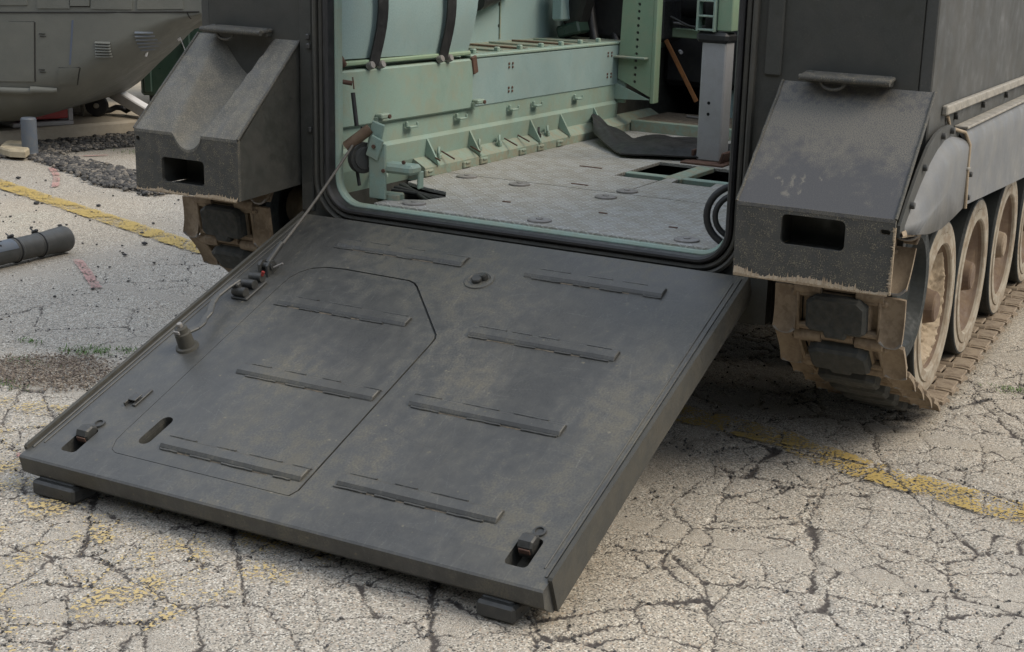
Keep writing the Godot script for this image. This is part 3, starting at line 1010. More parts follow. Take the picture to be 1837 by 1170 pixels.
func make_interior(c: Node3D) -> void:
	var deep := -2.36
	# lower left wall in two courses, ledge along its foot, bench box above
	var wall := node("interior_side", c)
	begin()
	box(Vector3(-WALL_X - 0.012, 0.80, -1.22), Vector3(0.024, 0.12, 2.28), 0.002)
	done("upper_course", wall, M.green)
	begin()
	prism(PackedVector2Array([Vector2(-WALL_X - 0.02, 0.60), Vector2(-WALL_X + 0.006, 0.685), Vector2(-WALL_X + 0.012, 0.752), Vector2(-WALL_X + 0.002, 0.766), Vector2(-WALL_X - 0.03, 0.766), Vector2(-WALL_X - 0.03, 0.60)]), Transform3D(Basis(), Vector3(0, 0, deep)), 2.28)
	done("lower_course", wall, M.green)
	begin()
	prism(PackedVector2Array([Vector2(-0.84, 0.60), Vector2(-0.725, 0.60), Vector2(-0.725, 0.652), Vector2(-0.732, 0.658), Vector2(-0.79, 0.690), Vector2(-0.84, 0.690)]), Transform3D(Basis(), Vector3(0, 0, -2.80)), 2.22)
	done("floor_ledge", wall, M.green_dirty)
	# bench front: two panels, the nearer one standing a little proud
	for q in [[-0.075, -0.985, 0.0, M.green], [-0.992, deep, -0.014, M.green_blue]]:
		begin()
		var z0: float = q[0]; var z1: float = q[1]
		box(Vector3(-WALL_X + 0.002 + q[2], 0.938, (z0 + z1) / 2.0), Vector3(0.034, 0.196, z0 - z1), 0.006)
		done("bench_panel", wall, q[3])
	begin()
	box(Vector3(-0.80, 1.043, (deep - 0.99) / 2.0), Vector3(0.05, 0.014, -deep - 0.99 + 0.02), 0.004)
	done("bench_lip", wall, M.green)
	begin()
	box(Vector3(-0.79, 0.90, deep - 0.012), Vector3(0.10, 0.29, 0.02), 0.003)
	done("bench_end", wall, M.green)
	for i in 6:
		begin()
		box(Vector3(-0.99, 1.046, -1.12 - 0.21 * i), Vector3(0.32, 0.010, 0.010), 0.003)
		done("seat_rib", wall, M.wheel_brown if i % 2 == 0 else M.green_dirty)
	for i in 7:
		begin()
		box(Vector3(-0.815, 1.058, -1.06 - 0.19 * i), Vector3(0.022, 0.022, 0.022), 0.004)
		done("seat_clip", wall, M.green)
	# brackets, hooks, gussets and rings along the wall
	for z in [-0.341, -1.0]:
		var b := node("seat_bracket", wall)
		begin()
		box(Vector3(-WALL_X + 0.035, 0.868, z), Vector3(0.03, 0.018, 0.055), 0.004)
		box(Vector3(-WALL_X + 0.025, 0.852, z + 0.025), Vector3(0.018, 0.028, 0.012), 0.003)
		done("bracket_lug", b, M.green)
		begin()
		disc(Vector3(-WALL_X + 0.05, 0.866, z - 0.018), Vector3.RIGHT, 0.008, 0.006, 10)
		done("rust_spot", b, M.rust)
	for z in [-0.527, -0.875, -1.292, -1.50, -1.891]:
		begin()
		box(Vector3(-WALL_X + 0.012, 0.818, z), Vector3(0.012, 0.022, 0.012), 0.003)
		box(Vector3(-WALL_X + 0.020, 0.809, z - 0.022), Vector3(0.024, 0.008, 0.052), 0.003)
		box(Vector3(-WALL_X + 0.029, 0.816, z - 0.046), Vector3(0.007, 0.018, 0.010), 0.002)
		done("wall_hook", wall, M.green)
	for z in [-0.33, -0.67, -0.98, -1.48, -1.76, -2.10]:
		begin()
		prism(PackedVector2Array([Vector2(0.0, 0.0), Vector2(0.062, -0.036), Vector2(0.062, -0.028), Vector2(0.008, 0.062), Vector2(0.0, 0.062)]), Transform3D(Basis(), Vector3(-WALL_X + 0.005, 0.69, z)), 0.010)
		done("gusset", wall, M.green)
	for z in [-0.72, -1.02, -1.18, -1.52, -1.60]:
		begin()
		var ring := []
		for k in 13:
			var a := TAU * k / 12.0
			ring.append(Vector3(-0.755 + 0.018 * cos(a) * 0.6, 0.692 + 0.020 * sin(a), z + 0.020 * cos(a)))
		tube(ring, 0.006, 6)
		box(Vector3(-0.757, 0.678, z), Vector3(0.02, 0.02, 0.028), 0.004)
		done("tie_ring", wall, M.dark_steel if z == -1.52 else M.green)
	for q in [[-0.665, 0.0], [-0.735, 0.02], [-0.96, 0.0], [-1.22, 0.02], [-1.36, 0.0]]:
		begin()
		tube([Vector3(-0.785 + q[1], 0.694, q[0] - 0.02), Vector3(-0.705 + q[1], 0.676, q[0] + 0.015)], 0.0032, 6)
		done("rusty_rod", wall, M.rust)
	for z in [-0.60, -0.87, -1.0, -1.32, -1.48, -1.66, -2.05, -2.2]:
		begin()
		box(Vector3(-0.722, 0.634, z), Vector3(0.012, 0.026, 0.055), 0.004)
		box(Vector3(-0.714, 0.641, z), Vector3(0.006, 0.007, 0.03), 0.002)
		done("ledge_latch", wall, M.green_dirty)
	# screws as pairs of rust marks on the far bench panel
	for z in [-1.29, -1.32, -2.24, -2.28]:
		for y in [0.885, 0.90, 0.985, 1.0]:
			begin()
			disc(Vector3(-WALL_X + 0.005, y, z), Vector3.RIGHT, 0.0055, 0.004, 8)
			done("panel_screw", wall, M.rust)
	begin()
	box(Vector3(-0.766, 1.012, -0.99), Vector3(0.012, 0.07, 0.035), 0.003, Basis(Vector3.RIGHT, 0.25))
	done("rust_tab", wall, M.rust)

	# folded seat back hanging over the bench, with two straps
	var seat := node("folded_seat", c)
	begin()
	var back := func(u: float, v: float) -> Vector3:
		var z := lerpf(-0.07, lerpf(-0.985, -1.16, v), u)
		var y := lerpf(1.062 + 0.012 * (1.0 - u), 1.72, v)
		var bulge := 0.020 * sin(PI * clampf(v * 1.8, 0.0, 1.0)) + 0.008 * sin(PI * u)
		return Vector3(-0.795 - 0.02 * v + bulge, y, z)
	sheet(16, 12, back, Vector3(0.05, 0, 0))
	done("seat_panel", seat, M.green_blue)
	begin()
	box(Vector3(-0.80, 1.058, -0.53), Vector3(0.05, 0.016, 0.90), 0.004)
	done("seat_edge", seat, M.green_post)
	for q in [[-0.315, -0.345], [-0.765, -0.79]]:
		var s := node("strap", seat)
		begin()
		var band := func(u: float, v: float) -> Vector3:
			var w := lerpf(-0.022, 0.022, u)
			var z := lerpf(q[0], q[1], v) + w - 0.02 * sin(PI * clampf(v * 1.6, 0, 1))
			var y := lerpf(1.045, 1.70, v)
			var bulge := 0.020 * sin(PI * clampf((y - 1.062) / 0.66 * 1.8, 0.0, 1.0))
			return Vector3(-0.772 + bulge + 0.010 * (1.0 - u * u), y, z)
		sheet(4, 20, band, Vector3(0.006, 0, 0))
		done("webbing", s, M.black_rubber)
		for d in [-0.032, 0.032]:
			begin()
			disc(Vector3(-0.77, 1.044, q[0] + d), Vector3(0.9, 0.35, 0).normalized(), 0.014, 0.022, 10)
			done("strap_bolt", s, M.worn_steel)
	begin()
	box(Vector3(-0.752, 1.095, -0.075), Vector3(0.012, 0.03, 0.03), 0.004)
	done("torn_padding", seat, M.rail_dust)
	begin()
	tube([Vector3(-0.75, 1.085, -0.09), Vector3(-0.752, 1.06, -0.115)], 0.013, 10)
	done("seat_pivot", seat, M.rust)
	begin()
	tube([Vector3(-0.745, 1.005, -0.10), Vector3(-0.72, 1.0, -0.12)], 0.008, 8)
	tube([Vector3(-0.725, 1.02, -0.13), Vector3(-0.72, 0.98, -0.13)], 0.0025, 6)
	done("wing_nut", wall, M.rust)

	# floor: three tread plates round an open hatch, washers, sill
	var fl := node("floor", c)
	var flat := Transform3D(Basis(Vector3.RIGHT, Vector3.FORWARD, Vector3.UP), Vector3(0, FLOOR_Y, 0))
	var P := func(a: Array) -> PackedVector2Array:
		var r := PackedVector2Array()
		for q in a: r.append(Vector2(q[0], -q[1]))
		return r
	done("floor_plate", fl, M.floor, carved(P.call([[-0.575, -0.040], [0.705, -0.040], [0.725, -0.075], [0.725, -0.742], [-0.722, -0.730], [-0.722, -0.46], [-0.60, -0.40], [-0.50, -0.37], [-0.445, -0.28], [-0.47, -0.19], [-0.575, -0.13]]), [], 0.012, flat))
	done("floor_plate", fl, M.floor, carved(P.call([[-0.722, -0.737], [0.006, -0.743], [0.006, -1.095], [-0.185, -1.095], [-0.185, -1.545], [0.725, -1.545], [0.725, -2.40], [-0.722, -2.40]]), [], 0.012, flat))
	done("floor_plate", fl, M.floor, carved(P.call([[0.012, -0.743], [0.725, -0.749], [0.725, -1.175], [0.215, -1.175], [0.228, -1.085], [0.064, -1.085], [0.050, -1.20], [0.012, -1.20]]), [], 0.012, flat))
	begin()
	box(Vector3(0.02, FLOOR_Y - 0.012, -1.225), Vector3(0.72, 0.022, 0.045), 0.003)
	done("hatch_bar", fl, M.green)
	begin()
	box(Vector3(0.025, FLOOR_Y - 0.010, -1.37), Vector3(0.075, 0.020, 0.38), 0.003)
	done("hatch_bar", fl, M.green_dirty)
	begin()
	box(Vector3(0.52, FLOOR_Y - 0.012, -1.36), Vector3(0.42, 0.02, 0.36), 0.003)
	done("hatch_plate", fl, M.floor)
	begin()
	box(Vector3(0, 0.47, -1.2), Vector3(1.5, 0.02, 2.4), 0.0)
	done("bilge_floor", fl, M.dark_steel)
	begin()
	box(Vector3(0.24, 0.56, -1.33), Vector3(0.10, 0.05, 0.06), 0.01)
	done("red_fitting", fl, M.red_paint)
	begin()
	box(Vector3(0.02, FLOOR_Y + 0.018, -2.42), Vector3(1.48, 0.075, 0.035), 0.005)
	done("floor_step", fl, M.green_dirty)
	begin()
	box(Vector3(0.02, FLOOR_Y + 0.030, -2.66), Vector3(1.50, 0.04, 0.45), 0.003)
	done("front_deck", fl, M.brown_dirt)
	for q in [[-0.459, -0.105], [-0.61, -0.690], [-0.367, -0.665], [0.007, -0.625], [0.017, -0.784], [0.022, -0.103], [0.534, -0.108]]:
		begin()
		disc(Vector3(q[0], FLOOR_Y, q[1]), Vector3.UP, 0.040, 0.007, 24)
		disc(Vector3(q[0], FLOOR_Y + 0.007, q[1]), Vector3.UP, 0.012, 0.003, 6)
		done("floor_washer", fl, M.worn_steel)
	for q in [[-0.193, -0.813, 0.07], [-0.347, -1.217, 0.10], [0.13, -0.35, 0.03], [0.42, -0.27, 0.03], [-0.23, -0.33, 0.03]]:
		begin()
		box(Vector3(q[0], FLOOR_Y + 0.001, q[1]), Vector3(q[2], 0.004, 0.010), 0.001)
		done("rust_slot", fl, M.rust)
	# rods in the corner cut-out of the floor
	for k in 5:
		begin()
		tube([Vector3(-0.70 + 0.008 * k, 0.618 + 0.004 * (k % 2), -0.40 + 0.03 * k), Vector3(-0.478 + 0.012 * k, 0.606, -0.22 - 0.022 * k)], 0.008, 8)
		done("linkage_rod", fl, M.black_rubber)
	begin()
	box(Vector3(-0.575, 0.625, -0.135), Vector3(0.085, 0.03, 0.05), 0.005, Basis(Vector3.UP, 0.15))
	done("wedge_block", fl, M.green_dirty)

	# cable post beside the doorway
	var post := node("cable_post", c)
	begin()
	box(Vector3(-0.602, 0.715, -0.10), Vector3(0.066, 0.19, 0.012), 0.003)
	box(Vector3(-0.626, 0.80, -0.112), Vector3(0.05, 0.16, 0.012), 0.003, Basis(Vector3.BACK, -0.25))
	done("post_plate", post, M.green)
	begin()
	box(Vector3(-0.530, 0.728, -0.135), Vector3(0.125, 0.034, 0.07), 0.010)
	box(Vector3(-0.474, 0.690, -0.165), Vector3(0.010, 0.06, 0.03), 0.003)
	done("channel_bracket", post, M.green)
	begin()
	box(Vector3(-0.607, 0.795, -0.09), Vector3(0.05, 0.075, 0.008), 0.003, Basis(Vector3.BACK, -0.35))
	done("cover_plate", post, M.green)
	for q in [Vector3(-0.607, 0.80, -0.084), Vector3(-0.574, 0.72, -0.093), Vector3(-0.51, 0.752, -0.12)]:
		begin()
		disc(q, Vector3.BACK, 0.007, 0.006, 8)
		done("post_screw", post, M.rust)
	begin()
	var px := Transform3D(Basis(Vector3.UP, -0.35) * Basis(Vector3.BACK, -PI / 2), Vector3(-0.665, 0.755, -0.10))
	lathe([Vector2(0.0, -0.012), Vector2(0.052, -0.012), Vector2(0.054, -0.008), Vector2(0.042, 0.0), Vector2(0.054, 0.008), Vector2(0.052, 0.012), Vector2(0.0, 0.012)], px, 24)
	done("pulley", post, M.dark_steel)
	begin()
	lathe([Vector2(0.0, 0.010), Vector2(0.040, 0.010), Vector2(0.038, 0.0165), Vector2(0.030, 0.018), Vector2(0.0, 0.018)], px, 24)
	done("pulley_face", post, M.tube_grey)
	begin()
	tube([Vector3(-0.705, 0.79, -0.06), Vector3(-0.640, 0.855, -0.11)], 0.019, 14)
	done("roller", post, M.wheel_brown)
	begin()
	var bowed := []
	for k in 14:
		var t := k / 13.0
		bowed.append(Vector3(-0.685 - 0.03 * sin(PI * t) * 0.6, lerpf(0.855, 0.655, t), -0.13 + 0.02 * t))
	tube(bowed, 0.006, 6)
	done("slack_cable", post, M.black_rubber)
	begin()
	tube([Vector3(-0.71, 0.97, -0.11), Vector3(-0.688, 0.86, -0.10)], 0.0075, 8)
	done("upper_cable", post, M.black_rubber)

	# hose loop behind the right corner of the doorway
	var hose := node("hose_loop", c)
	for q in [[0.112, 0.011], [0.080, 0.009]]:
		begin()
		var arc := []
		for k in 20:
			var a := lerpf(-0.5, PI * 0.95, k / 19.0)
			arc.append(Vector3(0.705 - q[0] * sin(a) * 0.85, 0.715 + q[0] * 0.85 * -cos(a), -0.10 + 0.03 * sin(a)))
		tube(arc, q[1], 10)
		done("hose", hose, M.black_rubber)

	# perforated post at the end of the bench
	var gp := node("perforated_post", c)
	var plate := PackedVector2Array([Vector2(-0.745, 1.85), Vector2(-0.600, 1.85), Vector2(-0.600, 0.795), Vector2(-0.775, 0.875)])
	var holes := []
	for i in 20: holes.append(circle(Vector2(-0.668 - 0.0016 * i * 0.55, 1.50 - 0.0335 * i), 0.0075))
	done("post_web", gp, M.green_post, carved(plate, holes, 0.008, Transform3D(Basis(), Vector3(0, 0, -2.35))))
	begin()
	box(Vector3(-0.588, 1.31, -2.375), Vector3(0.022, 1.09, 0.06), 0.004)
	done("post_flange", gp, M.green_post)
	begin()
	box(Vector3(-0.70, 0.98, -2.325), Vector3(0.17, 0.009, 0.05), 0.002)
	done("post_shelf", gp, M.green_dirty)
	begin()
	prism(PackedVector2Array([Vector2(-0.81, 0.862), Vector2(-0.60, 0.782), Vector2(-0.81, 0.772)]), Transform3D(Basis(), Vector3(0, 0, -2.352)), 0.012)
	done("post_gusset", gp, M.green)

	# grey column standing in the floor hatch, with the bracket above it
	var col := node("grey_column", c)
	begin()
	box(Vector3(-0.013, 0.875, -1.705), Vector3(0.108, 0.50, 0.10), 0.006)
	done("column_body", col, M.column_grey)
	for y in [0.871, 0.824]:
		begin()
		disc(Vector3(-0.022, y, -1.6555), Vector3.BACK, 0.007, 0.0015, 12)
		done("column_hole", col, M.dark_gap)
	begin()
	box(Vector3(-0.008, FLOOR_Y + 0.004, -1.665), Vector3(0.19, 0.010, 0.19), 0.002)
	box(Vector3(-0.083, FLOOR_Y + 0.028, -1.68), Vector3(0.012, 0.045, 0.05), 0.003)
	box(Vector3(0.062, FLOOR_Y + 0.028, -1.66), Vector3(0.012, 0.055, 0.09), 0.003, Basis(Vector3.BACK, -0.3))
	done("column_base", col, M.rust)
	begin()
	box(Vector3(-0.02, 1.142, -1.70), Vector3(0.145, 0.045, 0.12), 0.014)
	done("rubber_collar", col, M.black_rubber)
	begin()
	for q in [[-0.087, 1.32, 0.010, 0.31], [-0.013, 1.32, 0.010, 0.31]]:
		box(Vector3(q[0], q[1], -1.66), Vector3(q[2], q[3], 0.05), 0.002)
	for y in [1.172, 1.228, 1.29, 1.38]:
		box(Vector3(-0.05, y, -1.66), Vector3(0.066, 0.008, 0.048), 0.002)
	done("frame_bracket", col, M.green)
	begin()
	box(Vector3(0.028, 1.40, -1.70), Vector3(0.066, 0.46, 0.09), 0.004)
	done("bracket_side", col, M.green_post)
	begin()
	box(Vector3(-0.05, 1.32, -1.72), Vector3(0.06, 0.30, 0.02), 0.0)
	done("bracket_back", col, M.engine_black)

	# the dark forward compartment
	var eng := node("engine_bay", c)
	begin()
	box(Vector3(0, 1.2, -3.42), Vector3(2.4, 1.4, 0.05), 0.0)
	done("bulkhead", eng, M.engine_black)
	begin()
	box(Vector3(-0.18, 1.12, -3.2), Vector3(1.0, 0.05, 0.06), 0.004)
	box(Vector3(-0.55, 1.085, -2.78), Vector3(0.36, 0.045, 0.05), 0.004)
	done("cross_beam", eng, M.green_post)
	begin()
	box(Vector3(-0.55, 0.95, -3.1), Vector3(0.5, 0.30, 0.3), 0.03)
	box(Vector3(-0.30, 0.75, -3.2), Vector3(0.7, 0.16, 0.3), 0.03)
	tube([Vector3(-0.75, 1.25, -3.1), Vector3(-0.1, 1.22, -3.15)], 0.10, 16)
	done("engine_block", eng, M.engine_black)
	begin()
	box(Vector3(-0.53, 0.915, -2.56), Vector3(0.022, 0.34, 0.005), 0.001, Basis(Vector3.BACK, 0.56))
	done("orange_strap", eng, M.orange_strap)
	begin()
	tube([Vector3(-0.395, 1.05, -2.60), Vector3(-0.40, 0.62, -2.62)], 0.018, 10)
	done("rusty_pipe", eng, M.rust)
	for k in 3:
		begin()
		var cab := []
		for i in 12:
			var t := i / 11.0
			cab.append(Vector3(lerpf(-0.66, -0.28, t), 1.135 + 0.012 * k - 0.03 * sin(PI * t) + 0.01 * sin(t * 9.0 + k), -2.74 + 0.02 * k))
		tube(cab, 0.006, 6)
		done("wiring", eng, M.dark_steel if k else M.column_grey)
	for k in 3:
		begin()
		var h := []
		for i in 12:
			var t := i / 11.0
			h.append(Vector3(-1.10 + 0.07 * k + 0.12 * t, 1.42 - 0.42 * t - 0.06 * sin(PI * t), -2.62 - 0.1 * k + 0.1 * t))
		tube(h, 0.024, 10)
		done("air_hose", eng, M.black_rubber)
	begin()
	box(Vector3(-0.92, 1.15, -2.75), Vector3(0.5, 0.22, 0.25), 0.02)
	done("dark_case", eng, M.engine_black)
	begin()
	tube([Vector3(-0.60, 1.00, -2.70), Vector3(-0.585, 0.995, -2.68)], 0.009, 10)
	done("light_fitting", eng, M.column_grey)
	begin()
	box(Vector3(-0.44, 0.75, -3.02), Vector3(0.05, 0.5, 0.02), 0.004)
	done("teal_strip", eng, M.green_blue)
	begin()
	tube([Vector3(-0.55, 0.675, -2.72), Vector3(-0.45, 0.672, -2.70)], 0.007, 8)
	done("bright_pin", eng, M.worn_steel)
	# things on the sponson wall
	var fit := node("wall_fittings", c)
	begin()
	box(Vector3(-1.115, 1.23, -2.40), Vector3(0.06, 0.20, 0.12), 0.008)
	done("wall_box", fit, M.green_blue)
	begin()
	box(Vector3(-1.035, 1.26, -2.46), Vector3(0.10, 0.34, 0.13), 0.02, Basis(Vector3.BACK, -0.38) * Basis(Vector3.RIGHT, 0.2))
	done("strapped_case", fit, M.black_rubber)
	begin()
	box(Vector3(-1.09, 1.085, -2.47), Vector3(0.13, 0.06, 0.12), 0.01, Basis(Vector3.BACK, 0.3))
	done("case_bracket", fit, M.bin_green)  # the shadow on the bracket is put into its dark green
	begin()
	tube([Vector3(-1.15, 1.235, -1.62), Vector3(-1.17, 1.26, -1.80), Vector3(-1.18, 1.32, -2.0)], 0.05, 12)
	done("rolled_cloth", fit, M.black_rubber)
	for q in [Vector2(-1.66, 1.10), Vector2(-1.95, 1.21), Vector2(-1.95, 1.11)]:
		begin()
		disc(Vector3(-1.216, q.y, q.x), Vector3.RIGHT, 0.008, 0.002, 10)
		done("wall_hole", fit, M.dark_gap)
	begin()
	box(Vector3(-1.212, 1.3, -1.955), Vector3(0.006, 0.5, 0.008), 0.001)
	done("wall_seam", fit, M.green_dirty)


func circle(at: Vector2, r: float, n := 12) -> PackedVector2Array:
	var p := PackedVector2Array()
	for k in n: p.append(at + Vector2(cos(TAU * k / n), sin(TAU * k / n)) * r)
	return p


# ---------------------------------------------------------------- wheels and tracks

func make_running_gear(c: Node3D) -> void:
	# road wheels on the right
	var face := 1.205
	var xf0 := Transform3D(Basis(Vector3.BACK, Vector3.RIGHT, Vector3.UP), Vector3.ZERO)    # the lathe's y axis along +x
	begin()
	lathe([Vector2(0.247, -0.15), Vector2(0.272, -0.155), Vector2(0.288, -0.145), Vector2(0.289, -0.008), Vector2(0.286, 0.0), Vector2(0.280, 0.002)], xf0, 64)
	st.generate_normals()
	var tyre := st.commit()
	begin()
	lathe([Vector2(0.24, -0.10), Vector2(0.248, -0.10), Vector2(0.248, -0.002), Vector2(0.244, 0.006), Vector2(0.213, 0.006), Vector2(0.208, 0.002), Vector2(0.200, -0.02), Vector2(0.150, -0.075), Vector2(0.085, -0.095), Vector2(0.0, -0.095)], xf0, 56)
	st.generate_normals()
	var dish := st.commit()
	begin()
	lathe([Vector2(0.2085, 0.0022), Vector2(0.200, -0.0185), Vector2(0.150, -0.0735), Vector2(0.105, -0.0875)], xf0, 56)
	st.generate_normals()
	var inner_wall := st.commit()
	begin()
	lathe([Vector2(0.2815, 0.001), Vector2(0.280, 0.0025), Vector2(0.262, 0.004), Vector2(0.247, 0.001)], xf0, 64)
	st.generate_normals()
	var wall := st.commit()
	begin()
	lathe([Vector2(0.082, -0.096), Vector2(0.082, -0.078), Vector2(0.066, -0.074), Vector2(0.058, -0.03), Vector2(0.050, 0.0), Vector2(0.044, 0.006), Vector2(0.0, 0.008)], xf0, 20)
	for k in 8:
		var a := TAU * k / 8
		bolt(Vector3(-0.09, 0.105 * sin(a), 0.105 * cos(a)), Vector3.RIGHT, 0.013, 0.02)
	st.generate_normals()
	var hub := st.commit()
	var zs := [-0.641, -1.240, -1.902, -2.57, -3.235]
	for i in 5:
		var w := node("road_wheel", c, Transform3D(Basis(Vector3.RIGHT, 0.7 * i), Vector3(face, 0.390 if i == 0 else 0.376, zs[i])))
		done("tyre", w, M.tyre, tyre)
		done("dusty_sidewall", w, M.wheel_dish, wall)
		done("rim_dish", w, M.wheel_dish, dish)
		done("dish_wall", w, M.wheel_brown, inner_wall)  # brown holds both mud and the shade inside the dish
		done("hub", w, M.wheel_brown if i != 2 else M.mud_steel, hub)
		if i < 3:
			begin()
			var rr := RandomNumberGenerator.new(); rr.seed = 300 + i
			var inv := Basis(Vector3.RIGHT, -0.7 * i)
			var a0: float = [-1.75, -1.3, -1.2][i]; var a1: float = [1.7, 1.2, 0.7][i]
			var depth: float = [0.045, 0.012, 0.010][i]
			var lumpy := func(u: float, v: float) -> Vector3:
				var a := lerpf(a0, a1, u) - PI / 2 + 0.9
				var r := lerpf(0.06, 0.205, v)
				var d: float = -0.095 + 0.004
				if r > 0.085: d = lerpf(-0.091, -0.071, clampf((r - 0.085) / 0.065, 0, 1))
				if r > 0.150: d = lerpf(-0.071, -0.018, (r - 0.150) / 0.052)
				var n := lumps.get_noise_3d(cos(a) * r * 420.0, sin(a) * r * 420.0, i * 90.0) + 0.35 * lumps.get_noise_3d(cos(a) * r * 1100.0, sin(a) * r * 1100.0, i * 90.0)
				var edge := minf(minf(u, 1.0 - u) * 6.0, minf(v, 1.0 - v) * 5.0)
				d += depth * clampf(edge, 0.0, 1.0) * (0.7 + 0.32 * n) - 0.004 * (1.0 - clampf(edge, 0.0, 1.0))
				return inv * Vector3(d, r * sin(a), -r * cos(a))
			grid(90, 30, lumpy, true, true)
			done("packed_mud", w, M.mud if i == 0 else M.wheel_brown)
	# idlers at the rear of both sides
	for s: float in [-1.0, 1.0]:
		var w := node("idler_wheel", c, Transform3D(Basis(), Vector3(s * 1.09, 0.545, -0.165)))
		begin()
		lathe([Vector2(0.0, -0.14), Vector2(0.20, -0.14), Vector2(0.215, -0.13), Vector2(0.215, -0.03), Vector2(0.19, -0.02), Vector2(0.19, 0.02), Vector2(0.215, 0.03), Vector2(0.215, 0.13), Vector2(0.20, 0.14), Vector2(0.16, 0.14), Vector2(0.14, 0.10), Vector2(0.0, 0.09)], xf0, 40)
		done("idler_rim", w, M.tyre)
		begin()
		tube([Vector3(-s * 0.26, 0, 0), Vector3(-s * 0.10, 0, 0)], 0.07, 16)
		box(Vector3(-s * 0.22, -0.05, -0.12), Vector3(0.06, 0.12, 0.30), 0.02)
		done("idler_arm", w, M.mud)
	for i in 3:
		var w := node("road_wheel", c, Transform3D(Basis(Vector3.RIGHT, 0.7 * i), Vector3(-1.0, 0.385, zs[i])))
		done("tyre", w, M.tyre, tyre)
		done("rim_dish", w, M.wheel_dish, dish)

	# one track shoe: X across, Y along the track, Z outward
	var shoe := shoe_meshes()
	for s: float in [1.0, -1.0]:
		var t := node("track", c)
		var path := track_path()
		var total := 0.0
		for k in path.size(): total += path[k].distance_to(path[(k + 1) % path.size()])
		var n := int(round(total / 0.152))
		var pitch := total / n
		for k in n:
			var a := along(path, pitch * (k + 0.33) - pitch / 2)
			var b := along(path, pitch * (k + 0.33) + pitch / 2)
			var mid := (a + b) / 2.0
			if s < 0.0 and mid.y < 0.3 and mid.x < -2.4: continue
			if mid.x < -3.4: continue
			if mid.y > 0.72 and mid.x < -0.4: continue
			var dir := Vector3(0, b.y - a.y, b.x - a.x).normalized()
			var out := Vector3(1, 0, 0).cross(dir).normalized()
			if out.dot(Vector3(0, mid.y - 0.45, mid.x + 0.9)) < 0.0 and false: out = -out
			var xf := Transform3D(Basis(dir.cross(out), dir, out), Vector3(1.080 if s > 0.0 else -1.110, mid.y, mid.x))
			xf.origin += out * rng.randf_range(-0.002, 0.002)
			done("track_shoe", t, M.mud_steel, shoe[0]).transform = xf
			done("rubber_pad", t, M.pad_rubber, shoe[1]).transform = xf
			if mid.x > -0.75: done("worn_lip", t, M.worn_steel, shoe[2]).transform = xf


func track_path() -> PackedVector2Array:      # (z, y) of the pins, rear to front along the top
	var p := PackedVector2Array()
	p.append(Vector2(-3.9, 0.072)); 
	for i in 12: p.append(Vector2(lerpf(-3.7, -0.70, i / 11.0), 0.072))
	p.append(Vector2(-0.62, 0.076))
	p.append(Vector2(-0.55, 0.090))
	var c := Vector2(-0.165, 0.545); var r := 0.247
	for i in 15:
		var a := deg_to_rad(lerpf(-66.0, 95.0, i / 14.0))
		p.append(c + Vector2(cos(a), sin(a)) * r)
	for i in 8: p.append(Vector2(lerpf(-0.6, -3.6, i / 7.0), 0.79 - 0.03 * sin(PI * i / 7.0)))
	var c2 := Vector2(-4.0, 0.55)
	for i in 10:
		var a := deg_to_rad(lerpf(80.0, 260.0, i / 9.0))
		p.append(c2 + Vector2(cos(a), sin(a)) * 0.24)
	return p


func along(p: PackedVector2Array, d: float) -> Vector2:
	var total := 0.0
	for k in p.size(): total += p[k].distance_to(p[(k + 1) % p.size()])
	d = fposmod(d, total)
	for k in p.size():
		var l := p[k].distance_to(p[(k + 1) % p.size()])
		if d <= l: return p[k].lerp(p[(k + 1) % p.size()], d / l)
		d -= l
	return p[0]


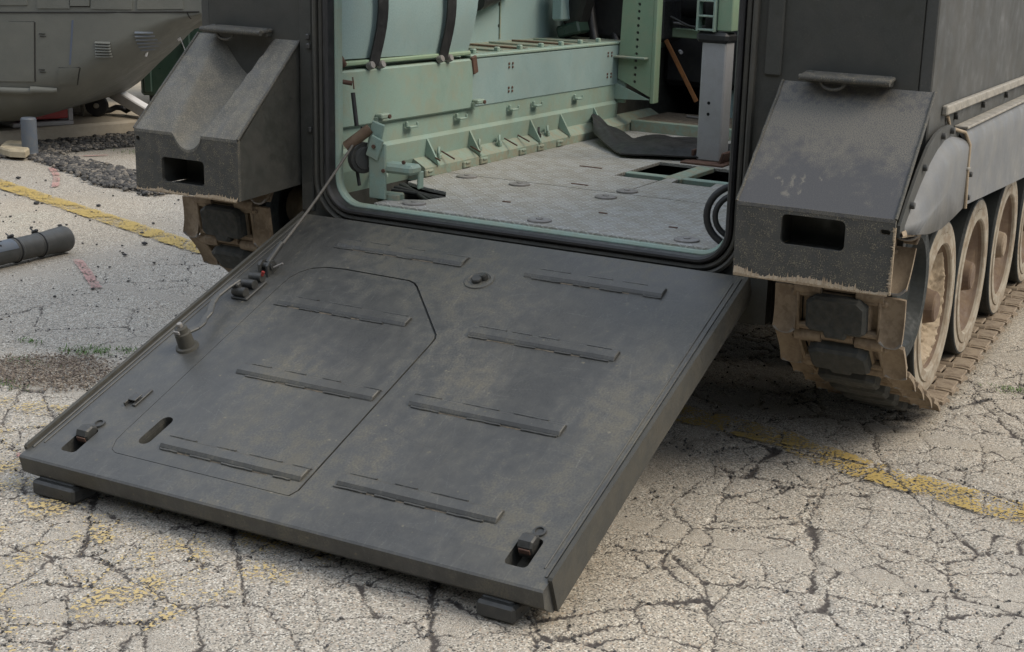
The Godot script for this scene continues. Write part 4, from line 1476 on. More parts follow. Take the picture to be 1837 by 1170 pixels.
func shoe_meshes() -> Array:
	begin()
	# hinge knuckles: the middle one at the front edge, the outer ones at the rear edge, interlocking with the next shoe
	var kn := func(x0: float, x1: float, y: float) -> void:
		tube([Vector3(x0, y, 0.0), Vector3(x1, y, 0.0)], 0.021, 12)
	kn.call(-0.046, 0.046, -0.066)
	kn.call(-0.128, -0.050, 0.066)
	kn.call(0.050, 0.128, 0.066)
	# web behind the pad, with windows left open at its sides
	box(Vector3(0, 0, -0.002), Vector3(0.185, 0.115, 0.024), 0.006)
	box(Vector3(0, -0.050, 0.003), Vector3(0.30, 0.022, 0.026), 0.008)
	box(Vector3(0, 0.048, 0.003), Vector3(0.28, 0.018, 0.022), 0.006)
	for s: float in [-1.0, 1.0]:
		# scooped wing whose lower lip stands out as a grouser
		var wing := func(u: float, v: float) -> Vector3:
			var x: float = s * lerpf(0.122, 0.188, u)
			var y := lerpf(-0.074, 0.066, v)
			var cut := 0.016 * pow(absf(u * 2.0 - 1.0), 3.0)
			y = lerpf(-0.074 + cut, 0.066, v)
			var z := 0.004 + 0.020 * pow(1.0 - v, 3.0) + 0.005 * pow(absf(u * 2.0 - 1.0), 2.5)
			return Vector3(x, y, z)
		if s > 0: sheet(8, 8, wing, Vector3(0, 0, 0.012))
		else: sheet(8, 8, func(u, v): return wing.call(1.0 - u, v), Vector3(0, 0, 0.012))
		box(Vector3(s * 0.118, 0.0, 0.004), Vector3(0.010, 0.13, 0.026), 0.003)
		box(Vector3(s * 0.148, -0.004, -0.006), Vector3(0.072, 0.108, 0.010), 0.004)
		box(Vector3(s * 0.085, 0.0, -0.016), Vector3(0.05, 0.09, 0.010), 0.003)
	# guide tooth on the inner side
	prism(PackedVector2Array([Vector2(-0.03, 0), Vector2(0.03, 0), Vector2(0.012, 0.07), Vector2(-0.012, 0.07)]), Transform3D(Basis(Vector3.RIGHT, Vector3.FORWARD, Vector3.UP), Vector3(0, -0.012, -0.012)), 0.02)
	st.generate_normals()
	var a := st.commit()
	begin()
	prism(PackedVector2Array([Vector2(-0.086, 0.036), Vector2(-0.060, 0.054), Vector2(0.062, 0.054), Vector2(0.086, 0.034), Vector2(0.086, -0.042), Vector2(0.070, -0.052), Vector2(0.034, -0.052), Vector2(0.028, -0.068), Vector2(-0.028, -0.068), Vector2(-0.036, -0.052), Vector2(-0.072, -0.052), Vector2(-0.086, -0.040)]), Transform3D(Basis(), Vector3(0, 0.002, 0.006)), 0.040, 0.008)
	st.generate_normals()
	var b := st.commit()
	begin()
	for s: float in [-1.0, 1.0]:
		var lip := []
		for k in 9:
			var u := k / 8.0
			lip.append(Vector3(s * lerpf(0.124, 0.186, u), -0.075 + 0.016 * pow(absf(u * 2.0 - 1.0), 3.0), 0.020 + 0.005 * pow(absf(u * 2.0 - 1.0), 2.5)))
		tube(lip, 0.0042, 6)
	st.generate_normals()
	return [a, b, st.commit()]


# ---------------------------------------------------------------- the ramp

func make_ramp(c: Node3D) -> void:
	# u across (x), v down the slope (local z), local y off the surface; v = 0 at the hinge
	var r := node("ramp", c, Transform3D(Basis(Vector3.RIGHT, RAMP_A), Vector3(0, 0.5697, 0.0529)))
	var slab = CSGCombiner3D.new()
	add_child(slab)
	var body := CSGPolygon3D.new()
	body.polygon = PackedVector2Array([Vector2(0.0, 0.0), Vector2(1.300, 0.0), Vector2(1.306, -0.003), Vector2(1.312, -0.046), Vector2(1.309, -0.052), Vector2(1.285, -0.086), Vector2(1.275, -0.090), Vector2(0.0, -0.090), Vector2(-0.02, -0.07), Vector2(-0.02, -0.02)])
	body.depth = 1.588
	body.transform = Transform3D(Basis(Vector3(0, 0, 1), Vector3.UP, Vector3(-1, 0, 0)), Vector3(-0.794, 0, 0))
	slab.add_child(body)
	var flat := Basis(Vector3.RIGHT, Vector3.FORWARD, Vector3.UP)    # polygon (u, -v), extruded down
	var door := PackedVector2Array([Vector2(-0.535, 1.215), Vector2(-0.556, 1.205), Vector2(-0.572, 1.170), Vector2(-0.575, 1.125), Vector2(-0.596, 0.40), Vector2(-0.594, 0.356), Vector2(-0.580, 0.318), Vector2(-0.555, 0.290), Vector2(-0.51, 0.272), Vector2(-0.443, 0.266), Vector2(-0.20, 0.271), Vector2(-0.175, 0.280), Vector2(-0.158, 0.294), Vector2(0.036, 0.503), Vector2(0.044, 0.520), Vector2(0.046, 0.545), Vector2(0.048, 1.19), Vector2(0.035, 1.215)])
	for i in door.size(): door[i].y = -door[i].y
	var cut := func(pts: PackedVector2Array, d: float) -> void:
		var k := CSGPolygon3D.new()
		k.polygon = pts
		k.depth = d + 0.05
		k.operation = CSGShape3D.OPERATION_SUBTRACTION
		k.transform = Transform3D(flat, Vector3(0, 0.05, 0))
		slab.add_child(k)
	cut.call(door, 0.014)
	var slot_l := round_rect(-0.700, -1.250, -0.648, -1.150, 0.012)
	var slot_r := round_rect(0.664, -1.253, 0.724, -1.158, 0.012)
	cut.call(slot_l, 0.055)
	cut.call(slot_r, 0.055)
	var lift := PackedVector2Array()
	for k in 9: lift.append(Vector2(-0.487 + 0.019 * cos(PI * k / 8), -1.063 + 0.019 * sin(PI * k / 8)))
	for k in 9: lift.append(Vector2(-0.489 - 0.019 * cos(PI * k / 8), -1.142 - 0.019 * sin(PI * k / 8)))
	cut.call(lift, 0.05)
	slab._update_shape()
	var m: Mesh = slab.bake_static_mesh()
	remove_child(slab)
	slab.free()
	done("ramp_slab", r, M.ramp, m)
	# the small door set into the ramp
	var inset: PackedVector2Array = Geometry2D.offset_polygon(door, -0.0036, Geometry2D.JOIN_ROUND)[0]
	done("ramp_door", r, M.ramp, carved(inset, [lift], 0.0135, Transform3D(flat, Vector3(-0.0015, 0.0002, 0.002))))
	# flanges along both sides
	for s: float in [-1.0, 1.0]:
		begin()
		var pts := PackedVector2Array([Vector2(0.0, -0.055), Vector2(1.276, -0.088), Vector2(1.276, 0.007), Vector2(1.270, 0.011), Vector2(0.0, 0.008)])
		prism(pts, Transform3D(Basis(Vector3.BACK, Vector3.UP, Vector3.LEFT), Vector3(s * 0.797 + 0.0065, 0, 0)), 0.013, 0.002)
		done("side_flange", r, M.ramp_edge)
		begin()
		box(Vector3(s * 0.781, 0.0015, 0.64), Vector3(0.006, 0.004, 1.25), 0.0015)
		done("weld_bead", r, M.ramp)
		begin()
		box(Vector3(s * 0.765, 0.0012, 0.64), Vector3(0.004, 0.003, 1.20), 0.001)
		done("weld_bead", r, M.ramp)
	# eight cleats with stitch welds along both long edges
	for q in [[-0.562, -0.080, 0.137], [-0.550, -0.079, 0.472], [-0.448, 0.025, 0.803], [-0.440, 0.030, 1.138], [0.128, 0.592, 0.141], [0.116, 0.588, 0.461], [0.122, 0.587, 0.790], [0.118, 0.586, 1.122]]:
		var cl := node("tread_cleat", r)
		var x0: float = q[0]; var x1: float = q[1]; var v: float = q[2]
		begin()
		prism(PackedVector2Array([Vector2(-0.025, 0.0), Vector2(0.025, 0.0), Vector2(0.022, 0.0035), Vector2(0.014, 0.0095), Vector2(-0.014, 0.0095), Vector2(-0.022, 0.0035)]), Transform3D(Basis(Vector3.FORWARD, Vector3.UP, Vector3.RIGHT), Vector3(x0 + 0.012, 0, v)), x1 - x0 - 0.012, 0.002)
		done("cleat_bar", cl, M.ramp)
		begin()
		for side: float in [-1.0, 1.0]:
			var at := x0 + rng.randf_range(0.0, 0.05)
			while at < x1 - 0.04:
				var ln := rng.randf_range(0.05, 0.11)
				var seam := []
				for k in 8: seam.append(Vector3(minf(at + ln * k / 7.0, x1), 0.0005 + rng.randf_range(0, 0.0012), v + side * (0.0255 + rng.randf_range(0, 0.0015))))
				tube(seam, 0.0034, 6)
				at += ln + rng.randf_range(0.02, 0.09)
		tag(done("stitch_weld", cl, M.ramp), "", "", "", "stuff")
		begin()      # grit lodged against the lower edge
		var gr := func(u: float, w: float) -> Vector3:
			var x := lerpf(x0 + 0.06, x1 - 0.10, u)
			var n := absf(lumps.get_noise_2d(x * 900.0 + v * 700.0, 3.0))
			return Vector3(x, 0.0006 + (1.0 - w) * 0.002, v + 0.027 + w * (0.001 + 0.005 * n))
		grid(60, 1, gr, true, true)
		done("lodged_grit", cl, M.brown_dirt)
	# plug in a dished hole
	var plug := node("ramp_plug", r)
	begin()
	lathe([Vector2(0.048, 0.0), Vector2(0.046, 0.004), Vector2(0.036, 0.005), Vector2(0.032, 0.001), Vector2(0.0, 0.001)], Transform3D(Basis(), Vector3(0.015, 0, 0.217)), 24)
	done("plug_ring", plug, M.ramp)
	begin()
	bolt(Vector3(0.010, 0.001, 0.222), Vector3(0.1, 1, 0.1).normalized(), 0.018, 0.014)
	bolt(Vector3(0.030, 0.001, 0.208), Vector3(-0.2, 1, 0.0).normalized(), 0.012, 0.018)
	box(Vector3(0.012, 0.010, 0.212), Vector3(0.042, 0.006, 0.010), 0.002, Basis(Vector3.UP, 0.6))
	done("plug_bolt", plug, M.dark_steel)
	# latches near the foot of the ramp
	for q in [[-0.676, 1.178], [0.692, 1.186]]:
		var l := node("foot_latch", r)
		begin()
		prism(PackedVector2Array([Vector2(-0.022, -0.016), Vector2(0.024, -0.016), Vector2(0.024, 0.016), Vector2(0.010, 0.026), Vector2(-0.012, 0.026), Vector2(-0.022, 0.014)]), Transform3D(Basis(Vector3.FORWARD, Vector3.UP, Vector3.RIGHT), Vector3(q[0] - 0.018, -0.008, q[1] - 0.008)), 0.036, 0.004)
		done("latch_block", l, M.dark_steel)
		begin()
		box(Vector3(q[0], -0.004, q[1] + 0.0165), Vector3(0.030, 0.014, 0.004), 0.002)
		done("latch_face", l, M.rust)
		begin()
		lathe([Vector2(0.016, 0.0), Vector2(0.016, 0.005), Vector2(0.011, 0.006), Vector2(0.010, 0.002), Vector2(0.0, 0.002)], Transform3D(Basis(), Vector3(q[0] + 0.008, 0, q[1] - 0.048)), 16)
		done("latch_ring", l, M.dark_steel)
	# door handle: a post, a bent bar and its catch
	var h := node("door_handle", r)
	begin()
	lathe([Vector2(0.034, 0.0), Vector2(0.032, 0.007), Vector2(0.024, 0.009), Vector2(0.023, 0.052), Vector2(0.019, 0.056), Vector2(0.018, 0.070), Vector2(0.014, 0.073), Vector2(0.0, 0.073)], Transform3D(Basis(), Vector3(-0.668, 0, 0.760)), 20)
	done("handle_post", h, M.ramp_edge)
	begin()
	disc(Vector3(-0.668, 0.073, 0.760), Vector3.UP, 0.008, 0.012, 10)
	box(Vector3(-0.668, 0.064, 0.780), Vector3(0.022, 0.012, 0.006), 0.002)
	done("handle_cap", h, M.worn_steel)
	begin()
	var bar := [Vector3(-0.663, 0.045, 0.745), Vector3(-0.652, 0.042, 0.715), Vector3(-0.653, 0.040, 0.690), Vector3(-0.664, 0.040, 0.668), Vector3(-0.666, 0.042, 0.640), Vector3(-0.690, 0.044, 0.600), Vector3(-0.700, 0.046, 0.560), Vector3(-0.698, 0.046, 0.510), Vector3(-0.692, 0.045, 0.468)]
	for k in bar.size() - 1:
		var d: Vector3 = bar[k + 1] - bar[k]
		box((bar[k] + bar[k + 1]) / 2.0, Vector3(0.020, 0.009, d.length() + 0.006), 0.003, Basis.looking_at(d.normalized(), Vector3.UP))
	done("handle_bar", h, M.ramp)
	begin()
	box(Vector3(-0.676, 0.004, 0.455), Vector3(0.062, 0.008, 0.105), 0.003)
	for k in [0.0, 0.045, 0.085]:
		tube([Vector3(-0.70, 0.020, 0.490 - k), Vector3(-0.655, 0.020, 0.490 - k)], 0.015, 10)
	box(Vector3(-0.692, 0.032, 0.484), Vector3(0.03, 0.030, 0.020), 0.004)
	done("handle_catch", h, M.dark_steel)
	begin()
	tube([Vector3(-0.656, 0.028, 0.405), Vector3(-0.650, 0.040, 0.400)], 0.0055, 10)
	done("red_knob", h, M.red_dot)
	begin()
	box(Vector3(-0.628, 0.003, 1.000), Vector3(0.012, 0.004, 0.075), 0.001)
	box(Vector3(-0.642, 0.010, 1.012), Vector3(0.026, 0.004, 0.030), 0.001)
	box(Vector3(-0.655, 0.005, 1.018), Vector3(0.005, 0.012, 0.05), 0.001)
	done("spring_clip", r, M.dark_steel)
	# eye for the ramp cable
	var eye := node("cable_eye", r)
	begin()
	for x in [-0.700, -0.670]:
		prism(PackedVector2Array([Vector2(-0.03, 0.0), Vector2(0.03, 0.0), Vector2(0.018, 0.034), Vector2(0.0, 0.042), Vector2(-0.018, 0.034)]), Transform3D(Basis(Vector3.BACK, Vector3.UP, Vector3.LEFT), Vector3(x + 0.006, 0, 0.345)), 0.010, 0.002)
	tube([Vector3(-0.712, 0.024, 0.345), Vector3(-0.658, 0.024, 0.345)], 0.011, 10)
	done("eye_lugs", eye, M.dark_steel)
	begin()
	tube([Vector3(-0.658, 0.020, 0.345), Vector3(-0.630, 0.030, 0.330)], 0.0035, 6)
	done("split_pin", eye, M.worn_steel)
	# feet under the lower end
	for q in [[-0.675, 0.150], [0.675, 0.100]]:
		begin()
		var level := Basis(Vector3.RIGHT, -RAMP_A)
		box(r.transform.affine_inverse() * Vector3(q[0], 0.021, 1.232), Vector3(q[1], 0.042, 0.085), 0.007, level)
		box(r.transform.affine_inverse() * Vector3(q[0] - 0.004, 0.040, 1.215), Vector3(q[1] * 0.85, 0.02, 0.085), 0.006, level)
		done("ramp_foot", r, M.dark_steel)
	# the cable from the eye to the pulley
	var a := Transform3D(Basis(Vector3.RIGHT, RAMP_A), Vector3(0, 0.5697, 0.0529)) * Vector3(-0.685, 0.028, 0.338)
	var b := Vector3(-0.672, 0.800, -0.055)
	begin()
	var line := []
	for k in 25:
		var t := k / 24.0
		line.append(a.lerp(b, t) + Vector3(0, -0.012 * sin(PI * t), 0))
	tube(line, 0.0046, 8)
	done("ramp_cable", c, M.cable_steel)
	begin()
	tube([a, a.lerp(b, 0.16)], 0.0095, 10)
	done("cable_socket", c, M.dark_steel)


# ---------------------------------------------------------------- loose things inside

func make_inside_things() -> void:
	begin()
	var tarp := func(u: float, v: float) -> Vector3:
		var near := Vector3(-0.655, 0, -1.86).lerp(Vector3(-0.36, 0, -1.53), clampf(u * 2.6, 0, 1))
		if u > 0.385: near = Vector3(-0.36, 0, -1.53).lerp(Vector3(0.30, 0, -1.80), (u - 0.385) / 0.615)
		var farp := Vector3(-0.80, 0, -2.12).lerp(Vector3(-0.52, 0, -2.02), clampf(u * 3.0, 0, 1))
		if u > 0.333: farp = Vector3(-0.52, 0, -2.02).lerp(Vector3(-0.44, 0, -2.2), clampf((u - 0.333) * 7.0, 0, 1))
		if u > 0.476: farp = Vector3(-0.44, 0, -2.2).lerp(Vector3(0.32, 0, -2.05), (u - 0.476) / 0.524)
		var p := near.lerp(farp, v)
		var fold := 0.012 + 0.040 * sin(PI * clampf(v * 1.3 + 0.05, 0, 1)) * (0.5 + 0.5 * wander.get_noise_2d(u * 220.0, v * 70.0)) + 0.014 * absf(sin(u * 17.0 + v * 4.0)) * v
		var climb := 0.09 * pow(clampf(1.0 - u * 3.0, 0, 1), 1.5) * (0.35 + 0.65 * v)
		p.y = FLOOR_Y + 0.006 + fold + climb
		return p
	sheet(60, 24, tarp, Vector3(0, 0.006, 0))
	tag(done("rubber_sheet", self, M.black_rubber), "crumpled black rubber sheet lying on the vehicle floor beside the grey column", "tarp")


# ---------------------------------------------------------------- behind the carrier

func make_background() -> void:
	# the raised concrete pad
	begin()
	var front := PackedVector2Array([Vector2(-5.30, -7.5), Vector2(-5.47, -4.0), Vector2(-5.62, -3.2), Vector2(-5.70, -2.4), Vector2(-6.1, 1.0), Vector2(-14.0, 1.0), Vector2(-14.0, -7.5)])
	var flipped := PackedVector2Array()
	for q in front: flipped.append(Vector2(q.x, -q.y))
	prism(flipped, Transform3D(Basis(Vector3.RIGHT, Vector3.FORWARD, Vector3.UP), Vector3(0, -0.02, 0)), 0.125, 0.018)
	tag(done("concrete_kerb", self, M.concrete), "raised tan concrete pad with rounded kerb edge", "kerb", "", "structure")

	make_helicopter()

	begin()
	lathe([Vector2(0.0, -0.02), Vector2(0.050, -0.02), Vector2(0.052, 0.0), Vector2(0.050, 0.012), Vector2(0.049, 0.225), Vector2(0.042, 0.235), Vector2(0.0, 0.235)], Transform3D(Basis(), Vector3(-5.215, 0.02, -2.745)), 24)
	var post := thing("support_post", "short blue-grey steel post with rusty foot under the helicopter belly", "support post")
	done("post_tube", post, M.blue_grey)
	begin()
	lathe([Vector2(0.055, 0.0), Vector2(0.055, 0.016), Vector2(0.048, 0.02)], Transform3D(Basis(), Vector3(-5.215, 0.0, -2.745)), 20)
	done("post_foot", post, M.orange_strap)

	# red box
	var turned := Basis(Vector3.UP, 0.62)
	var red := thing("red_crate", "faded red crate with grey bottom rail standing on the concrete pad", "crate", Vector3(-5.80, 0.105, -3.37), Basis(Vector3(0.34, 0, -0.94), Vector3.UP, Vector3(0.94, 0, 0.34)))
	begin()
	box(Vector3(-0.05, 0.22, 0), Vector3(0.42, 0.34, 0.34), 0.008)
	done("crate_body", red, M.red_paint)
	begin()
	box(Vector3(-0.05, 0.018, 0), Vector3(0.43, 0.032, 0.35), 0.006)
	done("bottom_rail", red, M.column_grey)
	begin()
	box(Vector3(0.145, 0.20, 0.165), Vector3(0.035, 0.33, 0.02), 0.004)
	done("corner_post", red, M.column_grey)

	# black pump
	var pump := thing("black_pump", "small black engine pump behind the red crate", "pump", Vector3(-6.02, 0.105, -3.93), turned)
	begin()
	box(Vector3(0, 0.15, 0), Vector3(0.20, 0.14, 0.16), 0.02)
	tube([Vector3(-0.16, 0.17, 0.02), Vector3(0.16, 0.17, 0.02)], 0.06, 14)
	done("pump_body", pump, M.engine_black)
	begin()
	for y in [0.02, 0.12, 0.20]:
		tube([Vector3(-0.26, y, 0.12), Vector3(0.05, y, 0.12)], 0.011, 8)
	for x in [-0.26, -0.16, 0.05]:
		tube([Vector3(x, 0.0, 0.12), Vector3(x, 0.21, 0.12)], 0.011, 8)
	done("pump_frame", pump, M.rail_dust)
	for x in [-0.10, 0.16]:
		begin()
		lathe([Vector2(0.0, -0.02), Vector2(0.075, -0.02), Vector2(0.085, 0.0), Vector2(0.075, 0.02), Vector2(0.03, 0.022), Vector2(0.0, 0.03)], Transform3D(Basis(Vector3.RIGHT, Vector3.BACK, Vector3.DOWN), Vector3(x, 0.085, 0.14)), 20)
		done("pump_wheel", pump, M.engine_black)
		begin()
		disc(Vector3(x, 0.085, 0.165), Vector3.BACK, 0.02, 0.012, 12)
		done("wheel_hub", pump, M.rail_dust)
	begin()
	var hose := []
	for k in 16: hose.append(Vector3(0.1 + 0.035 * k, 0.03 + 0.03 * absf(sin(k * 0.9)), 0.05 + 0.06 * sin(k * 0.7)))
	tube(hose, 0.022, 8)
	done("pump_hose", pump, M.engine_black)

	# dark green bin
	var bin := thing("green_bin", "glossy dark green metal waste container behind the helicopter tail", "waste container", Vector3(-5.68, 0.105, -5.45), Basis(Vector3.UP, 0.44))
	begin()
	box(Vector3(0, 0.62, 0), Vector3(1.5, 1.1, 0.9), 0.02)
	done("bin_body", bin, M.bin_green)
	for x in [-0.68, -0.36, -0.04, 0.28, 0.60]:
		begin()
		box(Vector3(x, 0.60, 0.46), Vector3(0.06, 1.0, 0.03), 0.008)
		done("bin_rib", bin, M.bin_green)
	begin()
	box(Vector3(0, 1.19, 0), Vector3(1.56, 0.05, 0.96), 0.012)
	done("bin_lid", bin, M.bin_green)
	begin()
	box(Vector3(0, 0.04, 0), Vector3(1.4, 0.07, 0.8), 0.01)
	done("bin_base", bin, M.engine_black)
	begin()
	box(Vector3(-0.20, 0.86, 0.453), Vector3(0.06, 0.07, 0.006), 0.001)
	done("bin_label", bin, M.white_paint)

	# pale wall far behind
	var wall := thing("beige_wall", "pale beige block wall behind the helicopter", "wall", Vector3(-8.6, 0.105, -6.6), Basis(Vector3.UP, 0.44))
	begin()
	box(Vector3(0, 1.2, 0), Vector3(5.0, 2.4, 0.2), 0.01)
	done("wall_face", wall, M.beige_wall)
	begin()
	box(Vector3(0, 2.42, 0), Vector3(5.06, 0.08, 0.26), 0.01)
	done("wall_coping", wall, M.concrete)

	# white beam
	begin()
	var a := Vector3(-6.75, 0.56, -4.22); var b := Vector3(-5.10, 0.05, -4.0)
	var d := (b - a).normalized()
	box((a + b) / 2.0, Vector3(0.085, 0.085, a.distance_to(b)), 0.008, Basis.looking_at(d, Vector3.UP))
	tag(done("white_beam", self, M.white_paint), "white painted square beam slanting down behind the left rear box", "beam")

	# tan broken slab on the rubble
	begin()
	var rim := PackedVector2Array([Vector2(-5.47, 2.75), Vector2(-5.56, 2.87), Vector2(-5.44, 2.90), Vector2(-5.33, 2.885), Vector2(-5.19, 2.72), Vector2(-5.08, 2.585), Vector2(-5.18, 2.55), Vector2(-5.28, 2.58), Vector2(-5.36, 2.62)])
	prism(rim, Transform3D(Basis(Vector3.RIGHT, Vector3.FORWARD, Vector3.UP), Vector3(0, 0.02, 0)), 0.045, 0.010)
	tag(done("broken_slab", self, M.stone), "rough tan slab fragment lying on black rubble beside blue-grey post", "slab fragment")

	# black rubble along the kerb and across the lane
	var bands := [PackedVector2Array([Vector2(-6.2, -1.9), Vector2(-5.3, -2.573), Vector2(-5.07, -2.773), Vector2(-5.165, -3.05), Vector2(-5.06, -3.50), Vector2(-4.95, -4.3), Vector2(-5.42, -4.3), Vector2(-5.47, -3.85), Vector2(-5.64, -3.2), Vector2(-5.72, -2.6), Vector2(-6.1, -1.5)]),
		PackedVector2Array([Vector2(-5.11, -2.673), Vector2(-4.965, -2.80), Vector2(-4.76, -2.76), Vector2(-4.455, -2.694), Vector2(-4.19, -2.636), Vector2(-3.6, -2.45), Vector2(-3.6, -2.16), Vector2(-3.81, -2.249), Vector2(-4.04, -2.236), Vector2(-4.395, -2.408), Vector2(-4.80, -2.572)])]
	var bed := PackedVector2Array()
	for band in bands:
		begin()
		var f := PackedVector2Array()
		for k in band.size():
			var p: Vector2 = band[k]; var q: Vector2 = band[(k + 1) % band.size()]
			for j in 8:
				var w := p.lerp(q, j / 8.0)
				f.append(Vector2(w.x, -w.y) + Vector2(rng.randf_range(-0.02, 0.02), rng.randf_range(-0.02, 0.02)))
		prism(f, Transform3D(Basis(Vector3.RIGHT, Vector3.FORWARD, Vector3.UP), Vector3(0, -0.012, 0)), 0.018)
		var bedding := done("rubble_bed", self, M.tube_grey)
		tag(bedding, "", "", "", "structure")
	scatter_in("black_rubble", bands, 16000, 0.003, 0.022, [Color(0.065, 0.063, 0.061), Color(0.10, 0.095, 0.088), Color(0.045, 0.045, 0.046), Color(0.19, 0.17, 0.145)], "loose black asphalt rubble along the kerb", 901)


func asphalt() -> StandardMaterial3D:
	return M["engine_black"]


func scatter_in(called: String, polys: Array, count: int, lo: float, hi: float, tones: Array, label: String, seed_: int) -> void:
	var r := RandomNumberGenerator.new(); r.seed = seed_
	var where := []
	while where.size() < count:
		var band: PackedVector2Array = polys[0] if r.randf() < 0.6 or polys.size() == 1 else polys[1]
		var box_ := Rect2(band[0], Vector2.ZERO)
		for q in band: box_ = box_.expand(q)
		var p := box_.position + Vector2(r.randf(), r.randf()) * box_.size
		if Geometry2D.is_point_in_polygon(p, band): where.append(p)
	var xf := []; var cs := []
	for p0 in where:
		var p: Vector2 = p0 + Vector2(r.randfn(0, 0.03), r.randfn(0, 0.03))
		var s := lerpf(lo, hi, r.randf() ** 2.5)
		var b := Basis(Vector3(r.randf_range(-1, 1), r.randf_range(-1, 1), r.randf_range(-1, 1)).normalized(), r.randf() * TAU).scaled(Vector3(s, s * r.randf_range(0.5, 0.9), s * r.randf_range(0.7, 1.2)))
		xf.append(Transform3D(b, Vector3(p.x, s * 0.35 + r.randf() * 0.012, p.y)))
		cs.append(tones[r.randi() % tones.size()])
	pebbles(called, xf, cs, label)


func pebbles(called: String, xf: Array, cs: Array, label: String) -> void:
	begin()
	var r := RandomNumberGenerator.new(); r.seed = 77
	var ico := [Vector3(0, 1, 0)]
	for k in 5: ico.append(Vector3(cos(TAU * k / 5) * 0.9, 0.4, sin(TAU * k / 5) * 0.9))
	for k in 5: ico.append(Vector3(cos(TAU * (k + 0.5) / 5) * 0.9, -0.4, sin(TAU * (k + 0.5) / 5) * 0.9))
	ico.append(Vector3(0, -1, 0))
	for k in ico.size(): ico[k] *= r.randf_range(0.75, 1.15)
	for k in 5:
		var n := (k + 1) % 5
		tri_out(ico[0], ico[1 + k], ico[1 + n], Vector3.ZERO)
		tri_out(ico[1 + k], ico[6 + k], ico[1 + n], Vector3.ZERO)
		tri_out(ico[1 + n], ico[6 + k], ico[6 + n], Vector3.ZERO)
		tri_out(ico[11], ico[6 + k], ico[6 + n], Vector3.ZERO)
	st.generate_normals()
	var mm := MultiMesh.new()
	mm.transform_format = MultiMesh.TRANSFORM_3D
	mm.use_colors = true
	mm.mesh = st.commit()
	mm.instance_count = xf.size()
	for k in xf.size():
		mm.set_instance_transform(k, xf[k])
		mm.set_instance_color(k, cs[k])
	var o := MultiMeshInstance3D.new()
	o.name = called
	o.multimesh = mm
	if not M.has("pebble"):
		plain("pebble", Color.WHITE, 0.9).vertex_color_use_as_albedo = true
	o.material_override = M.pebble
	add_child(o, true)
	tag(o, label, "gravel", "", "stuff")


func make_behind_viewer() -> void:
	# added dark block out of view: it keeps the low sky off the carrier's rear
	var b := thing("added_light_blocker", "long dark block added behind the viewer to shade the rear of the carrier", "light_blocker", Vector3(1.0, 0, 12.5))
	begin()
	box(Vector3(0, 3.2, 0), Vector3(40, 6.4, 6.0), 0.02)
	done("blocker_wall", b, M.olive_shaded)
	begin()
	box(Vector3(0, 6.5, 0), Vector3(40.6, 0.2, 6.6), 0.02)
	done("blocker_top", b, M.olive_shaded)
	for x in [-10.0, 0.0, 10.0]:
		begin()
		box(Vector3(x, 1.9, -3.03), Vector3(5.0, 3.8, 0.08), 0.01)
		done("blocker_panel", b, M.bin_green)


# the helicopter: a along its side (to the right), up, and towards the viewer
const HELI_O := Vector3(-5.2, 0, -2.75)

func heli_middle(a: float) -> float:      # the fuselage's centre line, seen from above
	return lerpf(-1.3, -0.42, smoothstep(-0.9, 1.1, a))


func heli_curve(a: float) -> Array:      # [half width, waist seam, foot of the upright side, keel]
	var seam := 0.931 + 0.0424 * a
	var w := 0.62 - 0.10 * smoothstep(0.5, 1.14, a)
	if a < -3.2: w *= sqrt(clampf(1.0 - pow((-3.2 - a) / 1.81, 2.0), 0.0, 1.0))
	var keel := minf(heli_keel(a) - 0.025, seam - 0.004)
	return [w, seam, lerpf(keel, seam, 0.42 + 0.30 * smoothstep(0.3, 0.95, a)), keel]


const HELI_SEAM := 7.0 / 11.0

func heli_pt(a: float, t: float, off := 0.0) -> Vector3:
	# t from 0 at the keel through the waist seam to 1 at the roof, on the side that faces the viewer
	var q := heli_curve(a)
	var w: float = q[0]; var seam: float = q[1]; var foot: float = q[2]; var keel: float = q[3]
	var under := minf(w * (0.50 + 0.22 * smoothstep(0.3, 0.95, a)), w - 0.62 - heli_middle(a) - 0.02)
	var x := 0.0; var y := 0.0
	if t < 0.2:
		x = lerpf(heli_middle(a) + 0.62, w - under, t / 0.2); y = keel
	elif t < HELI_SEAM:
		var k := (t - 0.2) / (HELI_SEAM - 0.2)
		if k < 0.6:
			var th := PI / 2 * (1.0 - k / 0.6)
			x = w - under * (1.0 - cos(th)); y = foot - (foot - keel) * sin(th)
		else:
			x = w; y = lerpf(foot, seam, (k - 0.6) / 0.4)
	else:
		var k := (t - HELI_SEAM) / (1.0 - HELI_SEAM)
		var th := PI / 2 * clampf((k - 0.5) / 0.5, 0.0, 1.0)
		x = lerpf(heli_middle(a) + 0.62, w, pow(maxf(cos(th), 0.0), 0.6))
		y = seam + 0.75 * minf(k / 0.5, 1.0) + 0.30 * sin(th)
	return Vector3(a, y, x - 0.62 + off)


func heli_t(a: float, y: float) -> float:      # t at height y on the side
	var q := heli_curve(a)
	if y >= q[1]: return HELI_SEAM + (y - q[1]) / 0.75 * 0.5 * (1.0 - HELI_SEAM)
	var k: float = 0.6 + 0.4 * (y - q[2]) / maxf(q[1] - q[2], 0.001)
	if y < q[2]: k = 0.6 * (1.0 - asin(clampf((q[2] - y) / maxf(q[2] - q[3], 0.001), 0.0, 1.0)) / (PI / 2))
	return 0.2 + k * (HELI_SEAM - 0.2)


